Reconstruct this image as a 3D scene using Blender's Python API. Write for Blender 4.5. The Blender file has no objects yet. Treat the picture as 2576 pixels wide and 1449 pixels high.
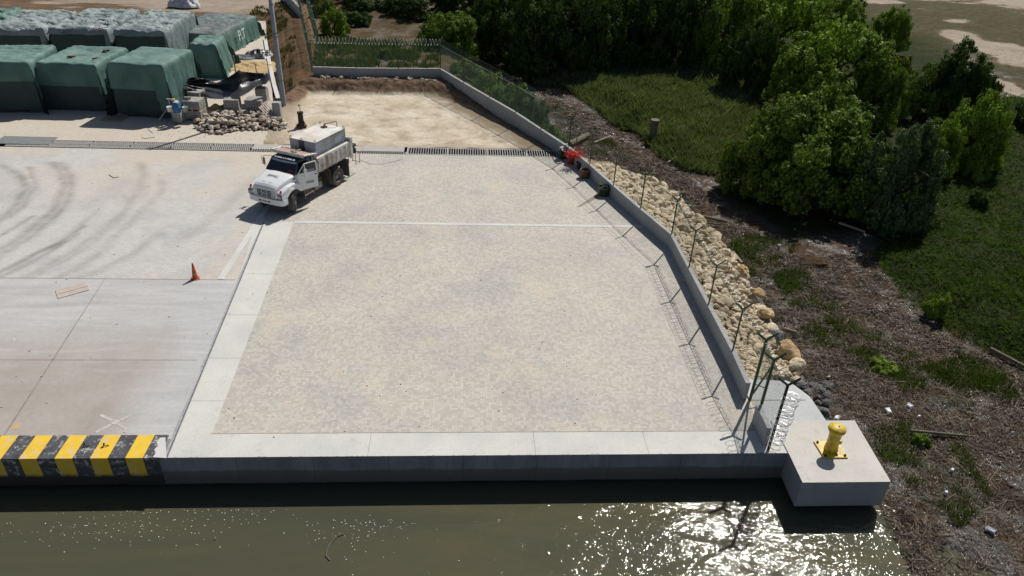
import bpy, math, random
import numpy as np
from mathutils import Vector, Matrix, noise
from mathutils.geometry import delaunay_2d_cdt

# ------------------------------------------------------------------ camera, world, sun
S = bpy.context.scene
R_ = math.radians
PW, PH, FPX = 2576.0, 1449.0, 1807.8           # pixel frame used for the survey of the photo
CAM_H, PITCH, ROLL, YAW = 17.0, R_(31.24), math.atan(.0484), R_(4.4488)
cF = np.array([math.sin(YAW)*math.cos(PITCH), math.cos(YAW)*math.cos(PITCH), -math.sin(PITCH)])
r0 = np.array([math.cos(YAW), -math.sin(YAW), 0.0]); u0 = np.cross(r0, cF)
cR = r0*math.cos(ROLL)+u0*math.sin(ROLL); cU = -r0*math.sin(ROLL)+u0*math.cos(ROLL)
cam = bpy.data.objects.new('camera', bpy.data.cameras.new('camera')); S.collection.objects.link(cam)
cam.matrix_world = Matrix(((cR[0], cU[0], -cF[0], 0), (cR[1], cU[1], -cF[1], 0), (cR[2], cU[2], -cF[2], CAM_H), (0, 0, 0, 1)))
cam.data.sensor_width = 36; cam.data.lens = 36*FPX/PW
cam.data.clip_start = .5; cam.data.clip_end = 3000
S.camera = cam
AZ, EL = R_(33.6), R_(49.8)                     # sun: azimuth from +Y towards +X, elevation
sd = Vector((math.sin(AZ)*math.cos(EL), math.cos(AZ)*math.cos(EL), math.sin(EL)))
sl = bpy.data.lights.new('sun', 'SUN'); sl.energy = 5.0; sl.angle = R_(.53); sl.color = (1, .955, .88)
so = bpy.data.objects.new('sun', sl); S.collection.objects.link(so)
so.rotation_euler = sd.to_track_quat('Z', 'Y').to_euler(); so.location = sd*100
W = bpy.data.worlds.new('World'); S.world = W; W.use_nodes = True
wn = W.node_tree.nodes; wn.clear()
sky = wn.new('ShaderNodeTexSky'); sky.sky_type = 'NISHITA'; sky.sun_disc = False
sky.sun_elevation = EL; sky.sun_rotation = AZ; sky.air_density = 1.0; sky.dust_density = 1.2
bgn = wn.new('ShaderNodeBackground'); bgn.inputs[1].default_value = .058
wo = wn.new('ShaderNodeOutputWorld')
W.node_tree.links.new(sky.outputs[0], bgn.inputs[0]); W.node_tree.links.new(bgn.outputs[0], wo.inputs[0])
S.view_settings.view_transform = 'Standard'; S.view_settings.look = 'None'
S.view_settings.exposure = -.16; S.view_settings.gamma = 1
S.cycles.use_denoising = True; S.cycles.max_bounces = 6; S.cycles.diffuse_bounces = 3
S.cycles.transparent_max_bounces = 8; S.cycles.sample_clamp_indirect = 4

rnd = random.Random(7)
# ------------------------------------------------------------------ helpers
def at(x, y, z=0.0):
    """survey: pixel of the 2576 px wide photo -> point on the level z"""
    d = cF+(x-PW/2)/FPX*cR-(y-PH/2)/FPX*cU
    t = (z-CAM_H)/d[2]
    return Vector((d[0]*t, d[1]*t, z))
def pix(p):
    v = np.array([p[0], p[1], p[2]-CAM_H]); f = v@cF
    return PW/2+FPX*(v@cR)/f, PH/2-FPX*(v@cU)/f
def height_for(base, ytop):
    """height above base whose image row is ytop"""
    lo, hi = 0.0, 16.0
    for _ in range(40):
        m = (lo+hi)/2
        if pix((base[0], base[1], base[2]+m))[1] > ytop: lo = m
        else: hi = m
    return lo
def tag(o, label=None, cat=None, group=None, kind=None):
    if label: o['label'] = label
    if cat: o['category'] = cat
    if group: o['group'] = group
    if kind: o['kind'] = kind
    return o
def thing(name, label, cat, loc=(0, 0, 0), rz=0, group=None):
    o = bpy.data.objects.new(name, None); S.collection.objects.link(o)
    o.location = loc; o.rotation_euler = (0, 0, rz)
    return tag(o, label, cat, group)
def nz(x, y=0, z=0): return noise.noise(Vector((x, y, z)))

class MB:
    def __init__(s): s.v = []; s.f = []; s.T = None
    def add(s, vs, fs):
        b = len(s.v)
        if s.T is not None: vs = [s.T @ Vector(v) for v in vs]
        s.v += [tuple(v) for v in vs]; s.f += [tuple(i+b for i in f) for f in fs]
        return s
    def box(s, c, d, rz=0, ry=0, rx=0):
        M = Matrix.Translation(c) @ Matrix.Rotation(rz, 4, 'Z') @ Matrix.Rotation(ry, 4, 'Y') @ Matrix.Rotation(rx, 4, 'X')
        vs = [M @ Vector((sx*d[0]/2, sy*d[1]/2, sz*d[2]/2)) for sx in (-1, 1) for sy in (-1, 1) for sz in (-1, 1)]
        return s.add(vs, [(0, 1, 3, 2), (4, 6, 7, 5), (0, 4, 5, 1), (2, 3, 7, 6), (0, 2, 6, 4), (1, 5, 7, 3)])
    def bb(s, x0, x1, y0, y1, z0, z1): return s.box(((x0+x1)/2, (y0+y1)/2, (z0+z1)/2), (x1-x0, y1-y0, z1-z0))
    def tube(s, pts, r, n=8, r2=None, cap=True):
        pts = [Vector(p) for p in pts]; m = len(pts); vs = []; fs = []
        up = Vector((0, 0, 1)); prev = None
        for i, p in enumerate(pts):
            d = (pts[min(i+1, m-1)]-pts[max(i-1, 0)]).normalized()
            a = prev if prev is not None else (up if abs(d.z) < .9 else Vector((1, 0, 0)))
            b = d.cross(a)
            if b.length < 1e-4: b = d.cross(Vector((.3, 1, .2)))
            b.normalize(); a = b.cross(d); prev = a
            rr = r if r2 is None else r+(r2-r)*i/(m-1)
            for k in range(n):
                t = 2*math.pi*k/n; vs.append(p+a*math.cos(t)*rr+b*math.sin(t)*rr)
        for i in range(m-1):
            for k in range(n):
                fs.append((i*n+k, i*n+(k+1) % n, (i+1)*n+(k+1) % n, (i+1)*n+k))
        if cap: fs += [tuple(reversed(range(n))), tuple(range((m-1)*n, m*n))]
        return s.add(vs, fs)
    def prism(s, poly, z0, z1):
        n = len(poly)
        return s.add([(p[0], p[1], z0) for p in poly]+[(p[0], p[1], z1) for p in poly],
                     [tuple(reversed(range(n))), tuple(range(n, 2*n))]+[(i, (i+1) % n, n+(i+1) % n, n+i) for i in range(n)])
    def xprism(s, poly, y0, y1):     # polygon in x-z, extruded along y
        n = len(poly)
        return s.add([(p[0], y0, p[1]) for p in poly]+[(p[0], y1, p[1]) for p in poly],
                     [tuple(range(n)), tuple(reversed(range(n, 2*n)))]+[(i, n+i, n+(i+1) % n, (i+1) % n) for i in range(n)])
    def lathe(s, prof, n=20, c=(0, 0, 0), cap=True):
        vs = []; fs = []
        for r, z in prof:
            for k in range(n):
                t = 2*math.pi*k/n; vs.append((c[0]+r*math.cos(t), c[1]+r*math.sin(t), c[2]+z))
        for i in range(len(prof)-1):
            for k in range(n): fs.append((i*n+k, i*n+(k+1) % n, (i+1)*n+(k+1) % n, (i+1)*n+k))
        if cap: fs += [tuple(reversed(range(n))), tuple(range((len(prof)-1)*n, len(prof)*n))]
        return s.add(vs, fs)
    def quad(s, *p): return s.add(p, [tuple(range(len(p)))])
    def build(s, name, mat, parent=None, smooth=False, local=True, bevel=0, loc=None):
        me = bpy.data.meshes.new(name)
        v = s.v
        if parent is not None and not local:
            Mi = (Matrix.Translation(parent.location) @ parent.rotation_euler.to_matrix().to_4x4()).inverted()
            v = [tuple(Mi @ Vector(p)) for p in v]
        if loc is not None: v = [tuple(Vector(p)-Vector(loc)) for p in v]
        me.from_pydata(v, [], s.f); me.update()
        if smooth: me.polygons.foreach_set('use_smooth', [True]*len(me.polygons))
        if mat: me.materials.append(mat)
        o = bpy.data.objects.new(name, me); S.collection.objects.link(o)
        if loc is not None: o.location = loc
        if parent is not None: o.parent = parent
        if bevel:
            b = o.modifiers.new('bevel', 'BEVEL'); b.width = bevel; b.segments = 2; b.limit_method = 'ANGLE'
        return o
def npmesh(name, V, F, mat, smooth=False, attr=None):
    me = bpy.data.meshes.new(name); V = np.asarray(V, np.float32); F = np.asarray(F, np.int32)
    k = F.shape[1]
    me.vertices.add(len(V)); me.vertices.foreach_set('co', V.ravel())
    me.loops.add(F.size); me.loops.foreach_set('vertex_index', F.ravel())
    me.polygons.add(len(F)); me.polygons.foreach_set('loop_start', np.arange(len(F), dtype=np.int32)*k)
    me.polygons.foreach_set('loop_total', np.full(len(F), k, np.int32))
    me.update(calc_edges=True)
    if smooth: me.polygons.foreach_set('use_smooth', np.ones(len(F), bool))
    if attr is not None:
        a = me.color_attributes.new('stain', 'FLOAT_COLOR', 'POINT')
        c = np.ones((len(V), 4), np.float32); c[:, :3] = attr; a.data.foreach_set('color', c.ravel())
    me.materials.append(mat)
    o = bpy.data.objects.new(name, me); S.collection.objects.link(o)
    return o
def inpoly(X, Y, poly):
    c = np.zeros(X.shape, bool); n = len(poly)
    for i in range(n):
        x0, y0 = poly[i][:2]; x1, y1 = poly[(i+1) % n][:2]
        if y0 == y1: continue
        c ^= ((Y < y0) != (Y < y1)) & (X < (x1-x0)*(Y-y0)/(y1-y0)+x0)
    return c
def dseg(X, Y, pts, closed=False):
    d = np.full(X.shape, 1e9); n = len(pts)
    for i in range(n if closed else n-1):
        a = pts[i]; b = pts[(i+1) % n]; ex, ey = b[0]-a[0], b[1]-a[1]; L = ex*ex+ey*ey+1e-12
        t = np.clip(((X-a[0])*ex+(Y-a[1])*ey)/L, 0, 1)
        d = np.minimum(d, np.hypot(X-a[0]-t*ex, Y-a[1]-t*ey))
    return d
def sdist(X, Y, poly):
    d = dseg(X, Y, poly, True); return np.where(inpoly(X, Y, poly), -d, d)
def sstep(a, b, x):
    t = np.clip((x-a)/(b-a), 0, 1); return t*t*(3-2*t)
_g = np.random.RandomState(5); _lat = _g.rand(256, 256)
def vn(X, Y, s, seed=0):
    """value noise 0..1"""
    x = X/s+seed*17.3+1000; y = Y/s+seed*9.1+1000
    xi = np.floor(x).astype(int); yi = np.floor(y).astype(int); fx = x-xi; fy = y-yi
    fx = fx*fx*(3-2*fx); fy = fy*fy*(3-2*fy); L = lambda a, b: _lat[a % 256, b % 256]
    return (L(xi, yi)*(1-fx)+L(xi+1, yi)*fx)*(1-fy)+(L(xi, yi+1)*(1-fx)+L(xi+1, yi+1)*fx)*fy
def fbm(X, Y, s, seed=0, o=4):
    r = 0; a = .5; t = 0
    for i in range(o): r = r+a*vn(X, Y, s/2**i, seed+i); t += a; a *= .55
    return r/t

# ------------------------------------------------------------------ materials
class NT:
    def __init__(s, name):
        s.m = bpy.data.materials.new(name); s.m.use_nodes = True; s.t = s.m.node_tree
        s.b = s.t.nodes['Principled BSDF']; s.out = s.t.nodes['Material Output']
        s.geo = None; s.tc = None
    def n(s, ty, **k):
        x = s.t.nodes.new('ShaderNode'+ty)
        for a, b in k.items(): setattr(x, a, b)
        return x
    def set(s, sock, v):
        if isinstance(v, (int, float)): sock.default_value = v
        elif isinstance(v, (tuple, list)): sock.default_value = tuple(v)+((1,) if len(v) == 3 and len(sock.default_value) == 4 else ())
        else: s.t.links.new(v, sock)
    def coord(s, world=True):
        if world:
            s.geo = s.geo or s.n('NewGeometry'); return s.geo.outputs['Position']
        s.tc = s.tc or s.n('TexCoord'); return s.tc.outputs['Object']
    def mapp(s, v, loc=(0, 0, 0), rot=(0, 0, 0), sc=(1, 1, 1)):
        m = s.n('Mapping'); s.set(m.inputs[0], v); s.set(m.inputs[1], loc); s.set(m.inputs[2], rot); s.set(m.inputs[3], sc); return m.outputs[0]
    def noise(s, v, sc, det=4, rough=.55, dist=0):
        n = s.n('TexNoise'); s.set(n.inputs['Vector'], v); n.inputs['Scale'].default_value = sc; n.inputs['Detail'].default_value = det
        n.inputs['Roughness'].default_value = rough; n.inputs['Distortion'].default_value = dist; return n.outputs[0]
    def ramp(s, f, stops):
        r = s.n('ValToRGB'); s.set(r.inputs[0], f); e = r.color_ramp.elements
        while len(e) < len(stops): e.new(.5)
        for i, (p, c) in enumerate(stops):
            e[i].position = p; c = (c, c, c) if isinstance(c, (int, float)) else c; e[i].color = tuple(c)+(1,)
        return r.outputs[0]
    def mix(s, f, a, b, mode='MIX'):
        m = s.n('Mix', data_type='RGBA', blend_type=mode); s.set(m.inputs[0], f); s.set(m.inputs[6], a); s.set(m.inputs[7], b); return m.outputs[2]
    def math(s, op, a, b=0.0, c=0.0, clamp=False):
        m = s.n('Math', operation=op, use_clamp=clamp); s.set(m.inputs[0], a); s.set(m.inputs[1], b); s.set(m.inputs[2], c); return m.outputs[0]
    def bump(s, h, st=.3, d=.02):
        b = s.n('Bump'); s.set(b.inputs['Height'], h); b.inputs['Strength'].default_value = st; b.inputs['Distance'].default_value = d
        s.t.links.new(b.outputs[0], s.b.inputs['Normal']); return b
    def base(s, c, rough=.8, metal=0, spec=.4):
        s.set(s.b.inputs['Base Color'], c); s.set(s.b.inputs['Roughness'], rough); s.set(s.b.inputs['Metallic'], metal); s.set(s.b.inputs['Specular IOR Level'], spec); return s
def mul(c, k): return tuple(min(1, x*k) for x in c)
def mat(name, c, c2=None, sc=3, rough=.75, metal=0, bump=0, bsc=25, world=False, spec=.4, dirt=None, dsc=1.2, det=5, bd=.02, rv=0):
    t = NT(name); v = t.coord(world)
    c2 = c2 or mul(c, .8)
    col = t.ramp(t.noise(v, sc, det), [(.32, c), (.68, c2)])
    if dirt: col = t.mix(t.ramp(t.noise(v, dsc, 6, .65), [(.45, 0.0), (.62, .8)]), col, dirt)
    if rv: oi = t.n('ObjectInfo'); col = t.mix(1.0, col, t.ramp(oi.outputs['Random'], [(0, (1-rv, 1-rv*1.1, 1-rv*1.3)), (.5, .95), (1, (1+rv*.3, 1+rv*.3, 1+rv*.4))]), 'MULTIPLY')
    t.base(col, rough, metal, spec)
    if bump: t.bump(t.noise(v, bsc, 4, .6), bump, bd)
    return t.m

def brick(t, v, sc, w=.2, h=.1, mortar=.004):
    b = t.n('TexBrick'); t.set(b.inputs['Vector'], v); b.inputs['Scale'].default_value = sc
    b.inputs['Brick Width'].default_value = w; b.inputs['Row Height'].default_value = h; b.inputs['Mortar Size'].default_value = mortar
    b.inputs['Mortar Smooth'].default_value = .3; b.inputs['Bias'].default_value = 0
    b.inputs['Color1'].default_value = (0, 0, 0, 1); b.inputs['Color2'].default_value = (1, 1, 1, 1); b.inputs['Mortar'].default_value = (.5, .5, .5, 1)
    return b
def paver_mat():
    t = NT('new_pavers'); P = t.coord(True)
    a = brick(t, P, 1.0, .2, .1, .005); b = brick(t, t.mapp(P, rot=(0, 0, R_(90))), 1.0, .2, .1, .005)
    ch = t.n('TexChecker'); t.set(ch.inputs[0], P); ch.inputs[3].default_value = 1/.2
    tone = t.mix(ch.outputs[1], a.outputs[0], b.outputs[0]); mo = t.mix(ch.outputs[1], a.outputs[1], b.outputs[1])
    big = t.ramp(t.noise(P, .28, 6, .62), [(.32, (.52, .49, .43)), (.5, (.485, .462, .415)), (.68, (.415, .402, .375))])
    pink = t.ramp(t.noise(t.mapp(P, loc=(9, 3, 0)), .16, 5, .6), [(.45, 0.0), (.72, .32)])
    c = t.mix(pink, big, (.50, .425, .36))
    sand = t.ramp(t.noise(t.mapp(P, loc=(31, 13, 0)), .33, 7, .7), [(.54, 0.0), (.70, .62)])
    c = t.mix(.60, c, t.ramp(tone, [(0, .76), (.5, .99), (1, 1.20)]), 'MULTIPLY')
    c = t.mix(t.math('MULTIPLY', sand, .9), c, (.62, .55, .41))
    c = t.mix(t.math('MULTIPLY', mo, .5), c, (.30, .27, .24))
    fine = t.ramp(t.noise(P, 14, 3, .7), [(.3, .95), (.7, 1.04)])
    c = t.mix(1.0, c, fine, 'MULTIPLY')
    t.base(c, .88, 0, .3); t.bump(t.math('SUBTRACT', t.math('MULTIPLY', tone, .25), mo), .35, .01)
    return t.m
def yard_mat():
    t = NT('old_pavers'); P = t.coord(True)
    a = brick(t, P, 1.0, .23, .115, .006)
    at_ = t.n('Attribute', attribute_name='stain'); sp = t.n('SeparateColor'); t.set(sp.inputs[0], at_.outputs['Color'])
    c = t.ramp(t.noise(P, .22, 6, .65), [(.33, (.44, .44, .44)), (.5, (.53, .52, .495)), (.68, (.42, .42, .425))])
    c = t.mix(t.math('MULTIPLY', sp.outputs[1], t.ramp(t.noise(P, .6, 6, .7), [(.3, .45), (.65, 1.0)])), c, (.56, .485, .385))
    c = t.mix(.22, c, t.ramp(a.outputs[0], [(0, .75), (1, 1.22)]), 'MULTIPLY')
    c = t.mix(t.math('MULTIPLY', a.outputs[1], .45), c, (.24, .22, .20))
    c = t.mix(t.math('MULTIPLY', sp.outputs[0], .85), c, (.20, .185, .175))
    c = t.mix(1.0, c, t.ramp(t.noise(P, 9, 4, .7), [(.3, .9), (.7, 1.08)]), 'MULTIPLY')
    t.base(c, .9, 0, .25); t.bump(a.outputs[1], -.3, .008)
    return t.m
def apron_mat():
    t = NT('old_slab'); P = t.coord(True)
    at_ = t.n('Attribute', attribute_name='stain'); sp = t.n('SeparateColor'); t.set(sp.inputs[0], at_.outputs['Color'])
    st = t.noise(t.mapp(P, rot=(0, 0, R_(-6)), sc=(.22, 1.5, 1)), 1.0, 7, .62, .6)
    c = t.ramp(t.noise(P, .5, 7, .62), [(.35, (.40, .365, .335)), (.65, (.34, .30, .268))])
    c = t.mix(sp.outputs[1], c, t.ramp(st, [(.35, (.42, .42, .425)), (.65, (.52, .515, .51))]))
    c = t.mix(t.math('MULTIPLY', t.ramp(st, [(.55, 0.0), (.66, 1.0)]), t.math('MULTIPLY', sp.outputs[2], .6)), c, (.50, .50, .49))
    c = t.mix(t.math('MULTIPLY', sp.outputs[0], .5), c, (.17, .15, .14))
    c = t.mix(1.0, c, t.ramp(t.noise(P, 5, 6, .75), [(.3, .92), (.7, 1.07)]), 'MULTIPLY')
    t.base(c, .85, 0, .3); t.bump(t.noise(P, 18, 4), .12, .01)
    return t.m
def conc_mat(name, c1, c2, stain=(.33, .32, .30), world=True, amt=.55, streak=False, sc=.5):
    t = NT(name); P = t.coord(world)
    c = t.ramp(t.noise(P, sc, 6, .6), [(.35, c1), (.66, c2)])
    Q = t.mapp(P, sc=(2.2, 2.2, .35)) if streak else P
    c = t.mix(t.ramp(t.noise(Q, 2.3, 7, .72), [(.56, 0.0), (.74, amt)]), c, stain)
    c = t.mix(1.0, c, t.ramp(t.noise(P, 11, 5, .7), [(.3, .93), (.7, 1.06)]), 'MULTIPLY')
    t.base(c, .82, 0, .3); t.bump(t.noise(P, 30, 4), .12, .008)
    return t.m
def quayface_mat():
    t = NT('quay_face'); P = t.coord(True)
    z = t.n('SeparateXYZ'); t.set(z.inputs[0], P)
    c = t.ramp(t.noise(t.mapp(P, sc=(1.5, 1, .5)), 1.0, 7, .65), [(.35, (.26, .275, .295)), (.66, (.17, .185, .205))])
    zz = t.math('ADD', z.outputs[2], t.math('MULTIPLY', t.noise(P, 1.2, 5), .25))
    c = t.mix(t.ramp(t.math('MULTIPLY', zz, -1.0), [(.42, 0.0), (.52, .75), (.9, .9)]), c, (.11, .10, .085))
    fx_ = t.math('FRACT', t.math('DIVIDE', z.outputs[0], 2.44)); c = t.mix(t.math('MULTIPLY', t.math('LESS_THAN', fx_, .012), .6), c, (.08, .08, .08))
    st = t.ramp(t.noise(t.mapp(P, sc=(3, 1, .25)), 1.4, 8, .75), [(.55, 0.0), (.72, .7)]); c = t.mix(st, c, (.13, .115, .095))
    t.base(c, .8, 0, .3); t.bump(t.noise(P, 14, 5), .2, .01)
    return t.m
def stripe_mat():
    t = NT('striped_paint'); P = t.coord(False); z = t.n('SeparateXYZ'); t.set(z.inputs[0], P)
    f = t.math('FRACT', t.math('DIVIDE', t.math('SUBTRACT', z.outputs[0], -.64), 1.08))
    s = t.math('LESS_THAN', f, .5)
    yel = t.ramp(t.noise(P, 3, 5), [(.35, (.80, .52, .035)), (.65, (.72, .47, .045))])
    blk = t.ramp(t.noise(P, 2.5, 6, .7), [(.35, (.045, .048, .055)), (.7, (.10, .105, .115))])
    c = t.mix(s, blk, yel)
    wear = t.math('MULTIPLY', t.ramp(t.noise(P, 4.5, 8, .78), [(.535, 0.0), (.62, 1.0)]), t.ramp(t.math('MULTIPLY', z.outputs[0], -.25), [(.0, .95), (.28, .35), (.5, .12)]))
    c = t.mix(wear, c, (.52, .50, .48))
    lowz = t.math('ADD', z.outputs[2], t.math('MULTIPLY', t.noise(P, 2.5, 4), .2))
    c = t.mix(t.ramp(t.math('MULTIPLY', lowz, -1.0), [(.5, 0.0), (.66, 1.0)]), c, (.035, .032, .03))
    t.base(c, .55, 0, .4); t.bump(t.noise(P, 20, 5), .15, .008)
    return t.m
def dirt_mat():
    t = NT('pit_dirt'); P = t.coord(True)
    at_ = t.n('Attribute', attribute_name='stain'); sp = t.n('SeparateColor'); t.set(sp.inputs[0], at_.outputs['Color'])
    c = t.ramp(t.noise(P, .45, 8, .66, .4), [(.34, (.63, .57, .47)), (.5, (.56, .485, .38)), (.66, (.42, .345, .25))])
    c = t.mix(t.ramp(t.noise(t.mapp(P, sc=(.8, 1.25, 1)), .8, 9, .78), [(.5, 0.0), (.64, .7)]), c, (.27, .22, .16))
    c = t.mix(sp.outputs[1], c, (.30, .235, .16))
    soil = t.ramp(t.noise(P, 1.6, 7, .7), [(.35, (.125, .075, .045)), (.6, (.20, .135, .085)), (.75, (.33, .27, .19))])
    c = t.mix(sp.outputs[0], c, soil)
    c = t.mix(1.0, c, t.ramp(t.noise(P, 7, 6, .8), [(.3, .82), (.7, 1.15)]), 'MULTIPLY')
    t.base(c, .95, 0, .2); t.bump(t.noise(P, 5, 8, .75), .5, .05)
    return t.m
def terrain_mat():
    t = NT('marsh_ground'); P = t.coord(True)
    at_ = t.n('Attribute', attribute_name='stain'); sp = t.n('SeparateColor'); t.set(sp.inputs[0], at_.outputs['Color'])
    n1 = t.noise(P, 1.1, 9, .72, .5); n2 = t.noise(t.mapp(P, loc=(5, 5, 0)), .35, 6, .6)
    deb = t.ramp(t.noise(P, 5.5, 8, .8, 1.2), [(.36, (.022, .016, .012)), (.5, (.07, .045, .03)), (.64, (.16, .11, .07))])
    mud = t.ramp(t.noise(P, 3.5, 8, .75), [(.35, (.035, .034, .032)), (.6, (.10, .098, .092)), (.75, (.20, .195, .185))])
    wet = t.ramp(t.math('ADD', t.math('MULTIPLY', n1, .6), t.math('MULTIPLY', n2, .4)), [(.47, 0.0), (.56, 1.0)])
    marsh = t.mix(t.math('MULTIPLY', wet, .85), deb, mud)
    grass = t.ramp(t.noise(P, 2.2, 7, .7), [(.35, (.018, .024, .010)), (.65, (.045, .052, .022))])
    sand = t.ramp(t.noise(P, .55, 8, .7), [(.35, (.40, .34, .275)), (.65, (.29, .24, .185))])
    clay = t.ramp(t.noise(P, .9, 8, .7), [(.35, (.25, .13, .07)), (.5, (.155, .10, .062)), (.62, (.11, .095, .05)), (.75, (.25, .205, .155))])
    grass = t.mix(t.math('MULTIPLY', sp.outputs[1], 1.6, clamp=True), grass, t.ramp(t.noise(P, .8, 7, .75), [(.35, (.10, .085, .045)), (.65, (.19, .16, .10))]))
    c = t.mix(sp.outputs[0], marsh, grass)
    s2 = t.ramp(t.math('ADD', sp.outputs[1], t.math('MULTIPLY', t.math('SUBTRACT', t.noise(P, .22, 9, .72), .5), 1.5)), [(.50, 0.0), (.68, 1.0)])
    c = t.mix(s2, c, sand); c = t.mix(sp.outputs[2], c, clay)
    dry = t.math('MAXIMUM', t.math('MAXIMUM', sp.outputs[0], sp.outputs[1]), sp.outputs[2])
    ro = t.math('ADD', t.ramp(t.math('MULTIPLY', wet, t.math('SUBTRACT', 1.0, dry)), [(.2, .9), (.8, .20)]), 0.0)
    t.base(c, ro, 0, t.math('ADD', .03, t.math('MULTIPLY', t.math('MULTIPLY', wet, t.math('SUBTRACT', 1.0, dry)), .6))); t.bump(t.noise(P, 9, 8, .8), .9, .06)
    return t.m
def water_mat():
    t = NT('murky_water'); P = t.coord(True)
    c = t.ramp(t.noise(t.mapp(P, rot=(0, 0, R_(12)), sc=(.12, .5, 1)), 1.0, 6, .6, .5), [(.35, (.066, .069, .046)), (.65, (.088, .082, .049))])
    a = t.noise(t.mapp(P, rot=(0, 0, R_(25)), sc=(.6, 1.4, 1)), .8, 2, .5, .6)
    b = t.noise(t.mapp(P, rot=(0, 0, R_(-18)), sc=(1, 1.35, 1)), 3.0, 3, .5, 1.0)
    d = t.noise(P, 10, 2, .5, .5)
    h = t.math('ADD', t.math('MULTIPLY', a, .36), t.math('ADD', t.math('MULTIPLY', b, .082), t.math('MULTIPLY', d, .024)))
    bu = t.n('Bump'); t.set(bu.inputs['Height'], h); bu.inputs['Strength'].default_value = 1; bu.inputs['Distance'].default_value = .30
    di = t.n('BsdfDiffuse'); t.set(di.inputs[0], c)
    gl = t.n('BsdfGlossy'); gl.inputs['Roughness'].default_value = .045; t.t.links.new(bu.outputs[0], gl.inputs['Normal'])
    fr = t.n('Fresnel'); fr.inputs[0].default_value = 1.33; t.t.links.new(bu.outputs[0], fr.inputs['Normal'])
    ms = t.n('MixShader'); t.t.links.new(fr.outputs[0], ms.inputs[0]); t.t.links.new(di.outputs[0], ms.inputs[1]); t.t.links.new(gl.outputs[0], ms.inputs[2])
    t.t.links.new(ms.outputs[0], t.out.inputs[0]); t.t.nodes.remove(t.b)
    return t.m
def leaf_mat(name, cs, rough=.5, tr=.17, sc=.5):
    t = NT(name); P = t.coord(True); g = t.geo
    f = t.math('ADD', t.math('MULTIPLY', t.noise(P, sc, 4, .6), .6), t.math('MULTIPLY', g.outputs['Random Per Island'], .4))
    n = len(cs); c = t.ramp(f, [(.28+.44*i/(n-1), cs[i]) for i in range(n)])
    t.base(c, max(rough, .6), 0, .07)
    tl = t.n('BsdfTranslucent'); t.set(tl.inputs[0], t.mix(1.0, c, (1.25, 1.5, .55), 'MULTIPLY'))
    ms = t.n('MixShader'); ms.inputs[0].default_value = tr
    t.t.links.new(t.b.outputs[0], ms.inputs[1]); t.t.links.new(tl.outputs[0], ms.inputs[2]); t.t.links.new(ms.outputs[0], t.out.inputs[0])
    return t.m
def tarp_mat(name, c, c2, dust, k=.5, rough=.7, sc=1.0):
    t = NT(name); P = t.coord(False)
    col = t.ramp(t.noise(P, .8*sc, 6, .6), [(.35, c), (.65, c2)])
    g = t.n('NewGeometry'); z = t.n('SeparateXYZ'); t.set(z.inputs[0], g.outputs['Normal'])
    du = t.math('MULTIPLY', t.ramp(t.noise(P, .7*sc, 6, .6, .4), [(.30, .25), (.72, 1.0)]), t.math('MULTIPLY', k, t.math('ADD', .45, t.math('MULTIPLY', .75, t.math('MAXIMUM', z.outputs[2], 0.0)))))
    col = t.mix(du, col, dust)
    t.base(col, rough, 0, .3)
    w = t.noise(t.mapp(P, sc=(1, 1, .35)), 2.6*sc, 5, .55, 1.0)
    t.bump(w, .55, .10)
    return t.m
def block_mat():
    t = NT('stacked_blocks'); P = t.coord(False)
    n = t.n('TexCoord'); g = t.n('NewGeometry')
    b = brick(t, t.n('VectorMath', operation='ADD').outputs[0], 1.0, .22, .2, .012)
    xyz = t.n('SeparateXYZ'); t.set(xyz.inputs[0], P); cx = t.n('CombineXYZ')
    t.set(cx.inputs[0], t.math('ADD', xyz.outputs[0], xyz.outputs[1])); t.set(cx.inputs[1], t.math('ADD', xyz.outputs[2], 0.0))
    t.set(b.inputs['Vector'], cx.outputs[0]); b.offset = 0
    c = t.mix(b.outputs[0], (.42, .405, .385), (.30, .285, .27)); c = t.mix(b.outputs[1], c, (.14, .13, .12))
    c = t.mix(.5, c, t.ramp(t.noise(P, 3, 5), [(.3, .7), (.7, 1.2)]), 'MULTIPLY')
    t.base(c, .9); t.bump(b.outputs[1], -.6, .02)
    return t.m

m_paver = paver_mat(); m_yard = yard_mat(); m_apron = apron_mat(); m_dirt = dirt_mat(); m_ter = terrain_mat(); m_water = water_mat()
m_slab = conc_mat('fresh_slab', (.61, .60, .55), (.51, .515, .495), (.38, .375, .35), amt=.55)
m_band = conc_mat('pale_band', (.62, .61, .59), (.54, .53, .51), (.44, .41, .36), amt=.5)
m_ramp = conc_mat('ramp_concrete', (.50, .51, .51), (.45, .46, .46), (.30, .29, .27))
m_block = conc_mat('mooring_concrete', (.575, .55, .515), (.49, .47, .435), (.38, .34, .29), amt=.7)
m_wall = conc_mat('wall_concrete', (.36, .37, .38), (.30, .31, .32), (.16, .15, .14), streak=True, amt=.55)
m_cap = conc_mat('rough_wall_top', (.42, .42, .41), (.34, .34, .335))
m_face = quayface_mat(); m_stripe = stripe_mat()
m_joint = mat('joint_tar', (.26, .27, .285), (.40, .405, .41), sc=6, rough=.9, world=True)
m_chan = mat('drain_mud', (.05, .045, .04), (.10, .085, .07), rough=.9, world=True)
m_green = mat('green_post', (.030, .065, .028), (.045, .085, .03), rough=.45, sc=6)
m_wire = mat('green_wire', (.07, .13, .10), rough=.45)
m_galv = mat('razor_wire', (.85, .86, .87), (.7, .71, .72), metal=.35, rough=.35)
m_dwire = mat('dull_wire', (.16, .18, .17), metal=.6, rough=.45)
m_white = mat('truck_white', (.78, .79, .80), (.72, .73, .74), rough=.28, spec=.5, sc=1.5)
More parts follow.
